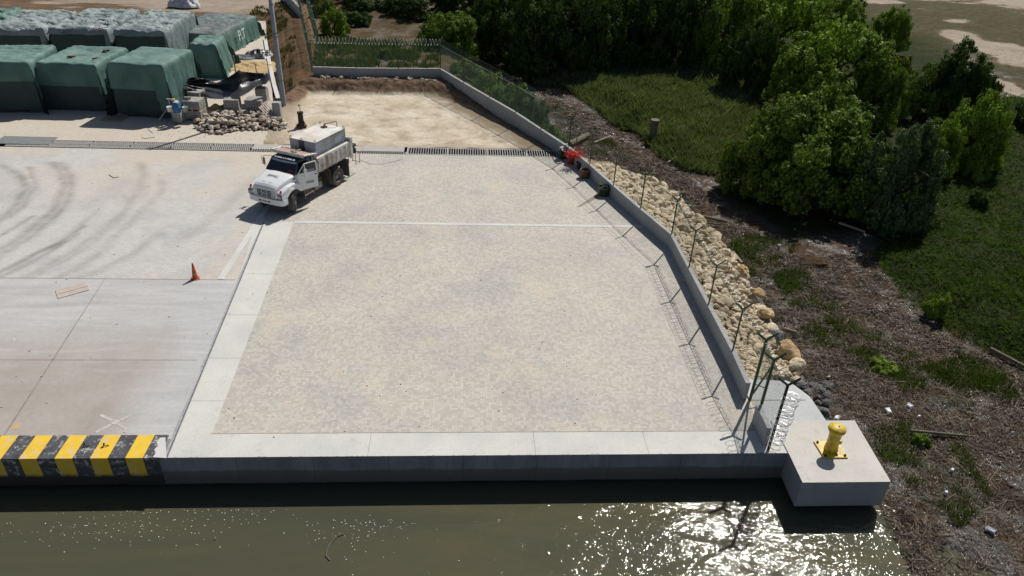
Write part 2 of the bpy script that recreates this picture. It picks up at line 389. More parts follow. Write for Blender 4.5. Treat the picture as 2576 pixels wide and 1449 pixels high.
m_bodyw = mat('truck_body_white', (.68, .665, .63), (.58, .555, .52), rough=.5, sc=2.5, dirt=(.30, .25, .20), dsc=2.2)
m_roof = mat('truck_roof_dark', (.035, .055, .075), (.05, .075, .10), rough=.35, sc=3)
m_glass = mat('dark_glass', (.018, .022, .028), (.03, .035, .04), rough=.08, spec=.6)
m_black = mat('black_plastic', (.02, .02, .022), (.035, .035, .036), rough=.6)
m_tyre = mat('tyre_rubber', (.05, .048, .045), (.085, .08, .072), rough=.85, sc=4, bump=.3, bsc=40)
m_rim = mat('dusty_rim', (.30, .29, .27), (.16, .13, .11), rough=.55, metal=.3)
m_tank = mat('tank_grey', (.33, .37, .42), (.40, .435, .47), rough=.5, sc=1.5, dirt=(.22, .21, .20), dsc=1.2)
m_tanktop = mat('tank_top', (.74, .73, .70), (.64, .62, .58), rough=.6, sc=1.5, dirt=(.48, .40, .32), dsc=.9)
m_rust = mat('rust', (.16, .07, .035), (.09, .045, .03), rough=.9, sc=12)
m_redlamp = mat('red_lamp', (.55, .04, .03), rough=.3)
m_lens = mat('headlamp_glass', (.35, .36, .37), (.22, .23, .24), rough=.1, metal=.5)
m_pinkish = mat('faded_red_board', (.36, .20, .17), (.45, .30, .26), rough=.8, sc=4)
m_chass = mat('chassis', (.04, .038, .035), (.09, .08, .07), rough=.8, sc=5)
m_ink = mat('black_lettering', (.02, .02, .02), rough=.6); m_plate = mat('plate_white', (.62, .64, .64), rough=.5)
m_chalk = mat('white_lettering', (.62, .66, .64), (.5, .55, .53), rough=.8)
m_yellow = mat('bollard_yellow', (.74, .52, .02), (.62, .42, .02), rough=.45, sc=3, bump=.25, bsc=30, dirt=(.30, .19, .06), dsc=5)
m_orange = mat('cone_orange', (.62, .09, .025), (.50, .08, .03), rough=.5); m_refl = mat('cone_band', (.42, .30, .26), (.55, .25, .2), rough=.5)
m_cone2 = mat('cone_base', (.50, .16, .10), rough=.7)
m_wood = mat('old_wood', (.42, .33, .24), (.30, .23, .16), rough=.85, sc=6)
m_wood2 = mat('yellow_timber', (.58, .40, .17), (.45, .32, .15), rough=.8, sc=6)
m_board = mat('weathered_board', (.50, .44, .40), (.42, .36, .32), rough=.8, sc=3)
m_log = mat('driftwood', (.20, .17, .12), (.11, .095, .07), rough=.9, sc=8, bump=.5)
m_rock = mat('limestone', (.66, .575, .42), (.54, .45, .31), rough=.95, sc=2.2, bump=.7, bsc=9, bd=.06, dirt=(.38, .30, .20), dsc=2.5, rv=.3)
m_rock2 = mat('pale_stone', (.66, .58, .48), (.54, .46, .37), rough=.95, sc=2.5, bump=.7, bsc=9, bd=.06, dirt=(.36, .31, .26), dsc=3, rv=.35)
m_rock3 = mat('ochre_stone', (.58, .42, .23), (.46, .32, .17), rough=.95, sc=2.5, bump=1, bsc=9, bd=.08)
m_rock4 = mat('grey_stone', (.20, .20, .20), (.12, .12, .125), rough=.9, sc=3, bump=1, bsc=9, bd=.08)
m_pole = conc_mat('pole_concrete', (.31, .335, .37), (.27, .295, .33), (.22, .22, .23), world=False, amt=.35, streak=True)
m_bloc = block_mat()
m_net = tarp_mat('green_shade_net', (.036, .100, .084), (.055, .136, .115), (.22, .33, .295), .74)
m_netd = tarp_mat('dark_green_net', (.030, .052, .054), (.040, .064, .064), (.085, .10, .085), .45, .8)
m_netg = tarp_mat('grey_green_net', (.085, .135, .135), (.13, .18, .18), (.36, .41, .41), .9)
m_netb = tarp_mat('charcoal_net', (.085, .10, .105), (.12, .135, .14), (.24, .25, .25), .5)
m_blkpl = mat('black_plastic_sheet', (.02, .021, .026), (.035, .036, .042), rough=.38, spec=.55, sc=2, bump=.5, bsc=3, bd=.05)
m_bag = mat('white_sack', (.62, .63, .65), (.45, .46, .48), rough=.6, bump=.6, bsc=6, bd=.1)
m_blue = mat('blue_drum', (.03, .13, .30), (.04, .16, .34), rough=.4); m_red = mat('red_bucket', (.34, .035, .025), (.26, .03, .025), rough=.5)
m_rednet = mat('red_netting', (.80, .045, .03), (.70, .04, .03), rough=.6); m_bucket = mat('dark_bucket', (.025, .027, .03), (.05, .05, .05), rough=.5)
m_brown = mat('brown_tub', (.16, .085, .05), (.10, .06, .04), rough=.7); m_gtub = mat('green_tub', (.025, .055, .03), (.03, .07, .035), rough=.5)
m_paper = mat('paper', (.72, .71, .68), (.6, .58, .54), rough=.8)
m_card = mat('cardboard_sheet', (.56, .50, .42), (.46, .41, .35), rough=.85)
m_grate = mat('drain_steel', (.24, .24, .235), (.34, .33, .32), rough=.6, metal=.5, sc=4)
m_grate2 = mat('drain_cast_iron', (.30, .29, .275), (.40, .385, .36), rough=.7, metal=.3, sc=4)
m_foam = mat('foam_white', (.75, .76, .76), rough=.6)
m_paint = mat('worn_white_paint', (.55, .53, .50), (.40, .36, .33), sc=5, rough=.8, world=True, det=8)
m_ypaint = mat('yellow_paint_spill', (.62, .40, .10), (.42, .33, .23), sc=6, rough=.8, world=True, det=8)
m_straw = leaf_mat('reed_debris', [(.034, .027, .021), (.080, .062, .047), (.15, .118, .088), (.27, .22, .165)], .5, .04, 1.5)
m_frond = mat('dry_frond', (.38, .27, .15), (.26, .17, .09), rough=.8, sc=5)
m_twig = mat('grey_twigs', (.17, .14, .12), (.11, .09, .08), rough=.9)
m_bark = mat('bark', (.10, .08, .06), (.06, .05, .04), rough=.95, sc=6)
L1 = leaf_mat('leaves_mid', [(.055, .092, .016), (.115, .18, .028), (.21, .29, .055)])
L2 = leaf_mat('leaves_bright', [(.080, .135, .018), (.165, .245, .032), (.28, .38, .065)])
L3 = leaf_mat('leaves_dark', [(.026, .046, .014), (.050, .084, .020), (.088, .135, .034)])
L4 = leaf_mat('leaves_grey', [(.046, .075, .032), (.09, .132, .056), (.165, .215, .105)])
L5 = leaf_mat('leaves_yellow', [(.09, .11, .015), (.16, .17, .02), (.24, .24, .04)])
G1 = leaf_mat('grass_green', [(.032, .056, .014), (.060, .096, .024), (.105, .145, .040)], .6, .3, .4)
G2 = leaf_mat('reed_grass', [(.080, .098, .052), (.135, .15, .082), (.22, .225, .135)], .6, .25, .35)
G3 = leaf_mat('bright_grass', [(.034, .052, .014), (.064, .088, .024), (.115, .135, .045)], .6, .3, .5)
G4 = leaf_mat('dry_grass', [(.07, .07, .03), (.13, .11, .05), (.20, .16, .075)], .7, .2, .4)

# ------------------------------------------------------------------ ground, quay, paving
QY = 17.33; WZ = .78; WATER = -1.3
wall_px = [(787, 167, 1.45), (897, 170, 1.45), (1109, 172, 1.45), (1169, 207, 1.33), (1234, 244, 1.18), (1300, 282, 1.05), (1364, 324, .9),
           (1434, 369, .80), (1487, 412, WZ), (1547, 465, WZ), (1615, 523, WZ), (1694, 588, WZ), (1738, 671, WZ), (1790, 764, WZ), (1847, 879, WZ), (1887, 964, WZ)]
WP = [at(*p) for p in wall_px]
for i in (11, 12, 13, 14): WP[i].x = 10.56
WP[15].x = 10.47
END0 = at(1914.5, 1018, WZ); END1 = at(1942.3, 1077.2, WZ); END0.x = 10.43; END1.x = 10.40
CORNER = WP[2]
def gridquad(name, p, nx, ny, mt, attr=None, zf=None, keep=None, smooth=False):
    u, v = np.meshgrid(np.linspace(0, 1, nx+1), np.linspace(0, 1, ny+1), indexing='ij')
    P = [np.array(q, float) for q in p]
    X, Y, Z = [(P[0][k]*(1-u)+P[1][k]*u)*(1-v)+(P[3][k]*(1-u)+P[2][k]*u)*v for k in range(3)]
    if zf is not None: X, Y, Z = zf(X, Y, Z)
    V = np.stack([X, Y, Z], -1).reshape(-1, 3)
    i, j = np.meshgrid(np.arange(nx), np.arange(ny), indexing='ij'); a = (i*(ny+1)+j).ravel()
    F = np.stack([a, a+ny+1, a+ny+2, a+1], -1)
    if keep is not None:
        c = V[F].mean(1); F = F[keep(c[:, 0], c[:, 1])]
    A = attr(X, Y).reshape(-1, 3) if attr is not None else None
    return npmesh(name, V, F, mt, smooth, A)
def structure(o): o['kind'] = 'structure'; return o
DY0, DY1 = 44.45, 45.75                    # drain channel
XL = -75
# paving inside the wall (polygon with the wall line as its right edge)
wl = [(p.x+.06, p.y) for p in WP]
m = MB(); pl = [(-9.35, QY+.02), (10.9, QY+.02), (10.9, 20.0)]+[(p[0], p[1]) for p in reversed(wl[8:])]
xd = wl[8][0]+(DY0-wl[8][1])*(wl[7][0]-wl[8][0])/(wl[7][1]-wl[8][1])
pl += [(xd, DY0), (-11.2, DY0), (-11.0, 34.4), (-9.9, 34.4)]
m.quad(*[(x, y, 0) for x, y in pl]); structure(m.build('new_paving', m_paver))
trk = [[(6, 417), (39, 434), (62, 453), (65, 476), (49, 508), (19, 537), (-30, 572)], [(75, 421), (89, 450), (87, 476), (65, 511), (20, 545)],
       [(130, 411), (159, 440), (165, 469), (149, 508), (130, 534), (81, 573), (32, 609), (-30, 650)],
       [(146, 411), (177, 440), (181, 476), (165, 518), (139, 544), (91, 583), (39, 618), (-30, 662)],
       [(350, 411), (363, 440), (350, 482), (311, 537), (259, 589), (207, 631), (130, 673), (60, 705), (0, 730)],
       [(405, 455), (405, 479), (373, 515), (330, 560), (275, 615), (233, 647), (190, 680), (120, 712), (20, 750)],
       [(207, 570), (146, 612), (97, 634), (32, 667), (-20, 692)], [(191, 589), (123, 634), (65, 664), (10, 690), (-20, 702)],
       [(243, 531), (207, 560), (168, 592), (110, 640)], [(-10, 600), (40, 570), (80, 545)],
       [(-20, 760), (60, 742), (140, 715), (230, 690), (330, 640), (400, 590)], [(-20, 725), (50, 700), (120, 668), (190, 630), (260, 580), (320, 520)], [(-20, 800), (120, 772), (260, 756), (420, 758), (520, 772)], [(430, 620), (520, 560), (590, 500), (640, 450)]]
trkw = [.30, .22, .30, .28, .3, .26, .2, .2, .2, .16, .3, .25, .3, .4]; trks = [.55, .5, .6, .55, .32, .28, .75, .6, .3, .5, .35, .4, .4, .22]
TR = [[at(*q) for q in t] for t in trk]
def yard_attr(X, Y):
    r = np.zeros(X.shape)
    nn = fbm(X, Y, 1.1, 3); n2 = fbm(X, Y, .35, 8, 2)
    for t, w, s in zip(TR, trkw, trks):
        d = dseg(X+(vn(X, Y, 1.5, 4)-.5)*.25, Y, t); r = np.maximum(r, s*np.exp(-(d/w)**2)*(.35+1.3*nn)*(.6+.8*n2))
    g = sstep(33, 44, Y)*.9+.75*sstep(-14, -10.5, X)*sstep(.3, .7, fbm(X, Y, 2.5, 5))+.5*sstep(29.5, 28.5, Y)*sstep(-17, -12, X)
    g = np.clip(g*sstep(.2, .62, fbm(X, Y, 4, 9)), 0, 1)
    return np.stack([np.clip(r, 0, 1), g, r*0], -1)
structure(gridquad('paved_yard', [(XL, 28.45, -.003), (-9.6, 28.45, -.003), (-9.3, DY0, -.003), (XL, DY0, -.003)], 760, 210, m_yard, yard_attr))
def apron_attr(X, Y):
    r = np.zeros(X.shape)
    for t, w, s in zip(TR, trkw, trks):
        d = dseg(X, Y, t); r = np.maximum(r, .5*s*np.exp(-(d/w)**2)*(.4+fbm(X, Y, 1.1, 3)))
    g = np.clip(sstep(21.5, 26, Y+2*(fbm(X, Y, 3, 2)-.5))*.85+sstep(-12.5, -10.2, X+1.2*(fbm(X, Y, 2, 6)-.5))*.95, 0, 1)
    return np.stack([r, g, sstep(20, 24, Y)], -1)
structure(gridquad('concrete_apron', [(XL, 18.2, .001), (-9.40, 18.2, .001), (-10.02, 28.45, .001), (XL, 28.45, .001)], 500, 90, m_apron, apron_attr))
m = MB(); m.quad((XL, DY1, 0), (-12.5, DY1, 0), (-13.4, 53.5, 0), (-15.4, 59.25, 0), (-20.2, 75.6, 0), (-22, 84, 0), (XL, 84, 0))
def dusty_attr(X, Y): return np.stack([X*0, np.clip(.95+X*0, 0, 1), X*0], -1)
g = gridquad('storage_yard', [(XL, DY1, 0), (-12.3, DY1, 0), (-22, 84, 0), (XL, 84, 0)], 60, 40, m_yard, dusty_attr); structure(g)
m = MB(); m.quad((-12.5, 18, -.012), (-8, 18, -.012), (-8, DY0, -.012), (-12.5, DY0, -.012)); structure(m.build('paving_bed', m_band))
# light L-shaped slab: left leg and quay edge
m = MB(); ce = [(-9.43+20.38*k/400, QY+.004+max(0, .05*(abs(nz(k*.31, 4))-.22))*2, .004) for k in range(401)]; m.quad(*ce, (10.95, 18.43, .004), (-8.36, 18.43, .004), (-8.92, 34.4, .004), (-10.4, 34.4, .004))
structure(m.build('edge_slab', m_slab))
m = MB()
for yy in (20.1, 22.6, 25.6, 29): m.quad((-9.5-(yy-QY)*.06, yy, .0075), (-8.42, yy, .0075), (-8.42, yy+.01, .0075), (-9.5-(yy-QY)*.06, yy+.01, .0075))
for xx in (-3.1, 2.4, 6.2): m.quad((xx, QY, .0075), (xx+.012, QY, .0075), (xx+.012, 18.43, .0075), (xx, 18.43, .0075))
m.quad((XL, 22.47, .005), (-10.1, 22.47, .005), (-10.1, 22.5, .005), (XL, 22.5, .005))
a, b = at(5, 1104), at(265, 700); e = (b-a).normalized().cross(Vector((0, 0, 1)))*.035
m.quad(*[(q.x, q.y, .005) for q in (a-e, a+e, b+e*.4, b-e*.4)])
m.quad((XL, 28.43, .006), (-10.3, 28.43, .006), (-10.3, 28.47, .006), (XL, 28.47, .006))
m.quad((-8.4, 18.42, .0075), (10.5, 18.42, .0075), (10.5, 18.445, .0075), (-8.4, 18.445, .0075))
structure(m.build('slab_joints', mat('joint_dirt', (.22, .20, .17), (.32, .30, .27), rough=.9, world=True)))
m = MB()
for i in range(60):                                 # sealed joint along the slab
    t0, t1 = i/60, (i+1)/60; y0, y1 = QY+17.0*t0, QY+17.0*t1; x0, x1 = -9.43-t0*.98, -9.43-t1*.98
    w0, w1 = [.05+.10*vn(np.array(9.), np.array(q), .7, 2) for q in (y0, y1)]
    m.quad((x0-w0, y0, .009), (x0+.03, y0, .009), (x1+.03, y1, .009), (x1-w1, y1, .009))
structure(m.build('sealed_joint', m_joint))
m = MB()
for i in range(60):
    t0, t1 = i/60, (i+1)/60; y0, y1 = QY+17.0*t0, QY+17.0*t1; x0, x1 = -9.43-t0*.98, -9.43-t1*.98
    m.quad((x0-.03, y0, .013), (x0, y0, .013), (x1, y1, .013), (x1-.03, y1, .013))
structure(m.build('joint_groove', m_chan))
m = MB()                                            # poured pale bands
def band(p, q, w, z=.0085, wob=.03):
    p, q = Vector(p), Vector(q); n = 40; e = (q-p).normalized().cross(Vector((0, 0, 1)))
    for i in range(n):
        a, b = p.lerp(q, i/n), p.lerp(q, (i+1)/n); wa, wb = [w/2+wob*noise.noise(Vector((k*.35, p.x, 0))) for k in (i, i+1)]
        m.quad(*[(c.x, c.y, z) for c in (a-e*wa, a+e*wa, b+e*wb, b-e*wb)])
band((-8.9, 34.42, 0), (9.9, 34.42, 0), .26, .0085); band((-10.95, 28.5, 0), (-10.7, 36.4, 0), .30, .0105); band((-9.95, 28.4, 0), (-10.62, 34.6, 0), .42, .0062)
structure(m.build('pale_band', m_band))
# body of the quay below the paving
m = MB(); m.prism([(XL, QY), (11.02, QY), (11.02, 18.9), (XL, 18.9)], -1.15, -.004); structure(m.build('quay', m_face))
m = MB(); m.prism([(XL, QY+.35), (10.7, QY+.35), (10.7, 19.5), (XL, 19.5)], -3.2, -1.1); structure(m.build('quay_footing', m_chan))
# striped kerb on the quay edge
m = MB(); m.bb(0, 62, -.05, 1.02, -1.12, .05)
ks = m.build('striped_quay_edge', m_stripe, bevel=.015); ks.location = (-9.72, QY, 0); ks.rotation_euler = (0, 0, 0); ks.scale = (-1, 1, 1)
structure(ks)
# drain channel
m = MB(); m.quad((XL, DY0-.1, -.28), (8, DY0-.1, -.28), (8, DY1+.1, -.28), (XL, DY1+.1, -.28))
m.bb(XL, 7.2, DY0-.06, DY0-.002, -.28, -.003); m.bb(XL, 7.2, DY1+.002, DY1+.06, -.28, -.003); structure(m.build('drain_channel', m_chan))
m = MB(); m.bb(-6.7, -4.0, DY0+.45, DY1+.1, -.1, .012); m.bb(-13.71, -6.72, DY0+.42, DY1-.004, -.1, .008)
structure(m.build('channel_lid', conc_mat('lid_concrete', (.46, .44, .40), (.38, .36, .33))))
sec = thing('drain_grate', 'dark drain grate with two rows of short slots, the one nearest the truck', 'drain grate', group='double slotted drain grates along the left channel')
def grate2(root, L):
    m = MB()
    m.bb(0, L-.03, -.62, -.55, -.06, .018); m.bb(0, L-.03, -.04, .04, -.06, .018); m.bb(0, L-.03, .55, .62, -.06, .018)
    m.bb(0, .05, -.62, .62, -.06, .02); m.build('frame', m_grate2, root)
    m = MB(); n = int(L/.12)
    for i in range(n):
        x = .1+i*(L-.1)/n
        for y in (-.30, .30): m.box((x, y, -.015), (.072, .50, .05), rz=.25)
    m.build('bars', m_grate2, root)
grate2(sec, 2.5); sec.location = (-16.2, (DY0+DY1)/2, 0)
def copytree(o, **k):
    c = o.copy(); S.collection.objects.link(c)
    for a, b in k.items():
        if a in ('label', 'group'): c[a] = b
        else: setattr(c, a, b)
    for ch in o.children:
        d = ch.copy(); S.collection.objects.link(d); d.parent = c
        for g_ in ch.children: e_ = g_.copy(); S.collection.objects.link(e_); e_.parent = d
    return c
OD = ('first', 'second', 'third', 'fourth', 'fifth', 'sixth')
for i in range(1, 6): copytree(sec, location=(-16.2-2.5*i, (DY0+DY1)/2, 0), label='dark drain grate with two rows of short slots, %s counted leftward from the truck' % OD[i])
sg = thing('drain_grate', 'pale long-barred drain grate below the pit, the one nearest the wall', 'drain grate', (4.0, 45.1, 0), group='long-barred drain grates along the right channel')
m = MB(); m.bb(0, 2.6, .56, .62, -.06, .015); m.bb(0, 2.6, -.62, -.56, -.06, .015); m.bb(0, .04, -.62, .62, -.06, .017); m.build('frame', m_band, sg)
m = MB()
for i in range(16): m.box((.1+i*.16, 0, -.02), (.055, 1.12, .07))
m.build('bars', m_grate, sg)
for i, x in enumerate((1.4, -1.2, -3.8)): copytree(sg, location=(x, 45.1, 0), label='pale long-barred drain grate below the pit, %s counted leftward from the wall' % OD[i+1])
m = MB()
for i in range(66): m.box((-13.6+i*.15, DY0+.2, -.02), (.05, .4, .06))
tag(m.build('drain_grate', m_grate2), 'narrow single-row drain grate beside the truck and the pale channel lid', 'drain grate')
m = MB(); m.box((-27.9, 45.5, .03), (3.3, 1.35, .02), rz=.02, ry=.01); tag(m.build('steel_plate', mat('steel_plate_grey', (.22, .23, .235), rough=.6)), 'flat grey steel plate lying over the drain at the left edge', 'plate')

# dirt pit with a cut bank under the back wall
pitpoly = [(-13.9, 54.2), (-13.2, DY1+.05), (wl[7][0]+.3, DY1+.05)]+[(p.x+.06, p.y) for p in reversed(WP[2:8])]+[(WP[0].x-.1, WP[0].y+.05), (-13.3, 58)]
back = [WP[0], WP[2]]; rightw = [WP[i] for i in range(2, 9)]
def pit_h(X, Y):
    n = fbm(X, Y, 1.3, 1); db = dseg(X, Y, back); dr = dseg(X, Y, rightw)
    hb = .74*sstep(2.7+.7*n, 1.15+.7*n, db)
    k = sstep(50.5, 60, Y); hr = .72*k*sstep(1.5*k+.25+.5*n, .5*k+.1+.5*n, dr)
    hl = .5*sstep(-11.9, -13.2, X)*sstep(53, 56, Y)
    return np.maximum(np.maximum(hb, hr), hl)
def pit_z(X, Y, Z):
    h = pit_h(X, Y); r = fbm(X, Y, .7, 5)
    return X, Y, h+.10*(r-.5)*(1+3*sstep(.05, .4, h)*sstep(1.2, .7, h)) + .02
def pit_attr(X, Y):
    h = pit_h(X, Y)
    dr = dseg(X, Y, rightw); db = dseg(X, Y, back)
    return np.stack([np.clip(sstep(.05, .25, h)+.8*sstep(.9, .2, dr+(fbm(X, Y, .9, 4)-.5)), 0, 1), np.clip(sstep(2.6, 1.2, dr+1.5*(fbm(X, Y, 1.5, 2)-.5))+sstep(1., .0, Y-DY1)*.4+sstep(-11.5, -13, X)*.7, 0, 1), h], -1)
PP = np.array(pitpoly)
structure(gridquad('dirt_floor', [(-14.5, DY1+.05, 0), (8.5, DY1+.05, 0), (8.5, 61.6, 0), (-14.5, 61.6, 0)], 300, 200, m_dirt, pit_attr, pit_z, lambda x, y: inpoly(x, y, pitpoly), True))
# water
m = MB(); m.quad((-160, -60, WATER), (160, -60, WATER), (160, 90, WATER), (-160, 90, WATER)); structure(m.build('water', m_water))

# ------------------------------------------------------------------ terrain
deck = [(XL, QY), (11.0, QY), (11.0, 18.5)]+[(p.x+.1, p.y) for p in [END0]+list(reversed(WP[2:]))]+[(WP[0].x, WP[0].y+.1), (-13.4, 53.9), (-15.3, 59.3), (-20.1, 75.6), (-21.8, 84), (XL, 84)]
def pw(l, z=-1.2): return [tuple(at(x, y, z))[:2] for x, y in l]
slope = pw([(2178, 560), (2255, 560), (2195, 640), (2240, 700), (2290, 770), (2350, 800), (2420, 860), (2500, 890), (2600, 925), (3200, 1000), (3400, 300), (2620, 230), (2500, 250), (2350, 400)])
reed = pw([(1345, 215), (1420, 222), (1480, 262), (1545, 318), (1610, 342), (1655, 395), (1725, 430), (1800, 440), (1900, 420), (1930, 300), (1850, 170), (1700, 120), (1350, 120)])
forest = pw([(1180, 120), (1180, -40), (2300, -40), (2480, 230), (2350, 560), (1990, 610), (1830, 500), (1900, 330), (1850, 190), (1345, 190)])
clump = [pw(l) for l in ([(1940, 690), (2010, 670), (2100, 760), (2180, 830), (2100, 850), (2000, 800)], [(2230, 1130), (2420, 1120), (2500, 1250), (2420, 1330), (2290, 1260)], [(2400, 880), (2520, 930), (2576, 1010), (2480, 1010)], [(1825, 600), (1905, 590), (2010, 620), (1960, 670), (1880, 700)], [(2000, 830), (2130, 790), (2260, 860), (2400, 950), (2250, 960), (2080, 900)],
         [(2230, 940), (2400, 900), (2520, 960), (2440, 1030), (2290, 1010)], [(2180, 1080), (2290, 1060), (2350, 1130), (2300, 1180), (2220, 1160)], [(1480, 355), (1540, 350), (1560, 385), (1490, 392)])]
fieldp = pw([(2080, -60), (2130, 30), (2260, 85), (2350, 120), (2450, 180), (2560, 230), (4200, 500), (3800, -150)], -1)
sandp = [pw(l, -1) for l in ([(2440, -30), (2500, 14), (2620, 52), (3200, 160), (3000, -60)], [(2330, 62), (2430, 80), (2480, 100), (2600, 130), (2600, 175), (2500, 150), (2450, 118)], [(2100, -5), (2250, -5), (2260, 6), (2120, 8)], [(2460, 175), (2560, 205), (2600, 230), (2600, 250), (2500, 215)])]
pond = pw([(1372, 258), (1400, 262), (1440, 272), (1490, 288), (1500, 300), (1450, 312), (1400, 306), (1385, 285)])
def hill_f(X, Y):
    return sstep(53.5, 58, Y)*sstep(3.5, -2.5, X+.10*(Y-62))*sstep(140, 75, Y)
def ter_h(X, Y):
    d = sdist(X, Y, deck); n = fbm(X, Y, 5, 3); f = fbm(X, Y, 1.1, 11)
    z = -1.24+.10*(n-.5)+.10*(f-.5)
    z = z+sstep(0, 3, -sdist(X, Y, slope))*(.25+.45*n+.35*f+.25*fbm(X, Y, .6, 14))+sstep(0, 3, -sdist(X, Y, reed))*(.15+.9*fbm(X, Y, 3.2, 41)*fbm(X, Y, 1.4, 43)*1.6)
    z = z+1.0*sstep(0, 25, -sdist(X, Y, fieldp))
    z = z-.28*sstep(.4, -.6, sdist(X, Y, pond)+.8*(f-.5))
    # open water in front: below a line from the block to the lower right corner
    lx = (Y-15.6)*(-.75)+14.35+1.0*(fbm(X, Y, 1.6, 21)-.5)
    z = np.where(Y < 17.2, z-.9*sstep(.35, -.5, X-lx), z)
    z = np.where(X < 11.2, np.minimum(z, -1.9)*(Y < 19)+z*(Y >= 19), z)
    hf = hill_f(X, Y)
    hz = (.95+.7*(n-.5)+.25*(f-.5))*sstep(0, 2.4, d)+.0
    hz = np.where(X < -22, .25+.9*(fbm(X, Y, 6, 9)-.35)*sstep(86, 95, Y), hz)
    z = z*(1-hf)+hz*hf
    z = np.where(d < 0, -1.0-.0*z, z); z = np.where((d < 0) & (d > -.8) & (Y > 50), z*1.0, z)
    return z
def ter_attr(X, Y):
    n = fbm(X, Y, 2.2, 13); e = 1.6*(n-.5)
    g = np.maximum(sstep(.5, -1.0, sdist(X, Y, slope)+e), sstep(.3, -1.2, sdist(X, Y, reed)+e)); g = np.maximum(g, sstep(.5, -1, sdist(X, Y, forest)+e))
    for c in clump: g = np.maximum(g, .55*sstep(.3, -.6, sdist(X, Y, c)+e))
    fd = sstep(2, -6, sdist(X, Y, fieldp)+3*e); g = np.maximum(g, fd*.95)
    s = np.zeros(X.shape)
    for c in sandp: s = np.maximum(s, sstep(1.5, -2.0, sdist(X, Y, c)+6*(fbm(X, Y, 4, 15)-.5)))
    s = np.maximum(s, fd*(.20+.16*fbm(X, Y, 5, 17)+.6*sstep(.58, .70, fbm(X, Y, 11, 16))))
    hf = sstep(.2, .6, hill_f(X, Y)); hs = hf*sstep(82, 90, Y)*sstep(-18, -24, X); s = np.maximum(s, hs*sstep(.3, .6, fbm(X, Y, 5, 31)))
    beyond = hf*((X > WP[0].x-.0) & (Y > 61)); g = np.where(beyond > .3, sstep(.35, .55, fbm(X, Y, 3, 18)), g*(1-hf))
    return np.stack([g, s, hf*(1-.6*beyond)*(1-.9*s*(X < -18))], -1)
xs = np.concatenate([np.arange(-160, -28, 4), np.arange(-28, 7, .6), np.arange(7, 34, .28), np.arange(34, 80, .9), np.arange(80, 300, 6)])
ys = np.concatenate([np.arange(8, 50, .28), np.arange(50, 92, .5), np.arange(92, 150, 2), np.arange(150, 420, 12)])
X, Y = np.meshgrid(xs, ys, indexing='ij'); Z = ter_h(X, Y); A = ter_attr(X, Y)
V = np.stack([X, Y, Z], -1).reshape(-1, 3); i, j = np.meshgrid(np.arange(len(xs)-1), np.arange(len(ys)-1), indexing='ij'); a = (i*len(ys)+j).ravel()
F = np.stack([a, a+len(ys), a+len(ys)+1, a+1], -1)
structure(npmesh('marsh_ground', V, F, m_ter, True, A.reshape(-1, 3)))
def gz(x, y): return float(ter_h(np.array([[x]]), np.array([[y]]))[0, 0])

# ------------------------------------------------------------------ perimeter wall
def wall(name, label, pts, foot, th=.17, parent=None):
    m = MB(); c = MB(); n = len(pts); L = []; Rr = []
    for i, p in enumerate(pts):
        a = (pts[i]-pts[max(i-1, 0)]); b = (pts[min(i+1, n-1)]-pts[i]); a.z = b.z = 0
        d = (a.normalized()+b.normalized()).normalized(); e = Vector((-d.y, d.x, 0))
        L.append(p); Rr.append(p+e*th)
    for i in range(n-1):
        k = max(2, int((pts[i+1]-pts[i]).length/.12))
        for j in range(k):
            q = [L[i].lerp(L[i+1], t) for t in (j/k, (j+1)/k)]; r = [Rr[i].lerp(Rr[i+1], t) for t in (j/k, (j+1)/k)]
            for s_ in (0, 1):
                w = .012*noise.noise(q[s_]*4); q[s_] = q[s_]+Vector((0, 0, w)); r[s_] = r[s_]+Vector((0, 0, w*.6))
            f = foot
            m.add([Vector((v.x, v.y, f)) for v in q]+[Vector((v.x, v.y, f)) for v in r]+[q[0], q[1], r[0], r[1]],
                  [(0, 1, 5, 4), (3, 2, 6, 7)]+([(2, 0, 4, 6)] if i == 0 and j == 0 else [])+([(1, 3, 7, 5)] if i == n-2 and j == k-1 else []))
            e = (r[0]-q[0]).normalized()*.012; z = Vector((0, 0, .035)); w2 = Vector((0, 0, .02*noise.noise(q[0]*9)))
            c.add([q[0]-e, q[1]-e, r[0]+e, r[1]+e, q[0]-e+z+w2, q[1]-e+z, r[0]+e+z, r[1]+e+z+w2], [(0, 1, 5, 4), (1, 3, 7, 5), (3, 2, 6, 7), (2, 0, 4, 6), (4, 5, 7, 6)])
    o = thing(name, label, 'wall', (pts[0].x, pts[0].y, foot))
    m.build('wall_body', m_wall, o, local=False); c.build('rough_coping', m_cap, o, local=False)
    return o
wall('boundary_wall', 'long low grey concrete wall that bends round the paved yard and the dirt pit', [p-Vector((0, 0, .03)) for p in reversed(WP)], -1.2)
wall('wall_stub', 'short stub of low concrete wall at the quay corner beside the wired end post', [END1-Vector((0, 0, .03)), END0-Vector((0, 0, .03))], -.5)
for i, k in ((11, .5), (9, .4)):
    pass
m = MB(); p0 = WP[0]+Vector((-.2, .1, 0)); fl = [p0, at(757, 60, 1.7), at(752, 22, 1.8), at(700, -40, 2.2)]
wall('hillside_wall', 'far low concrete wall running uphill beyond the lamp pole', [Vector((fl[3].x, fl[3].y, 2.1)), Vector((fl[2].x, fl[2].y, 1.9))], .2, .25)

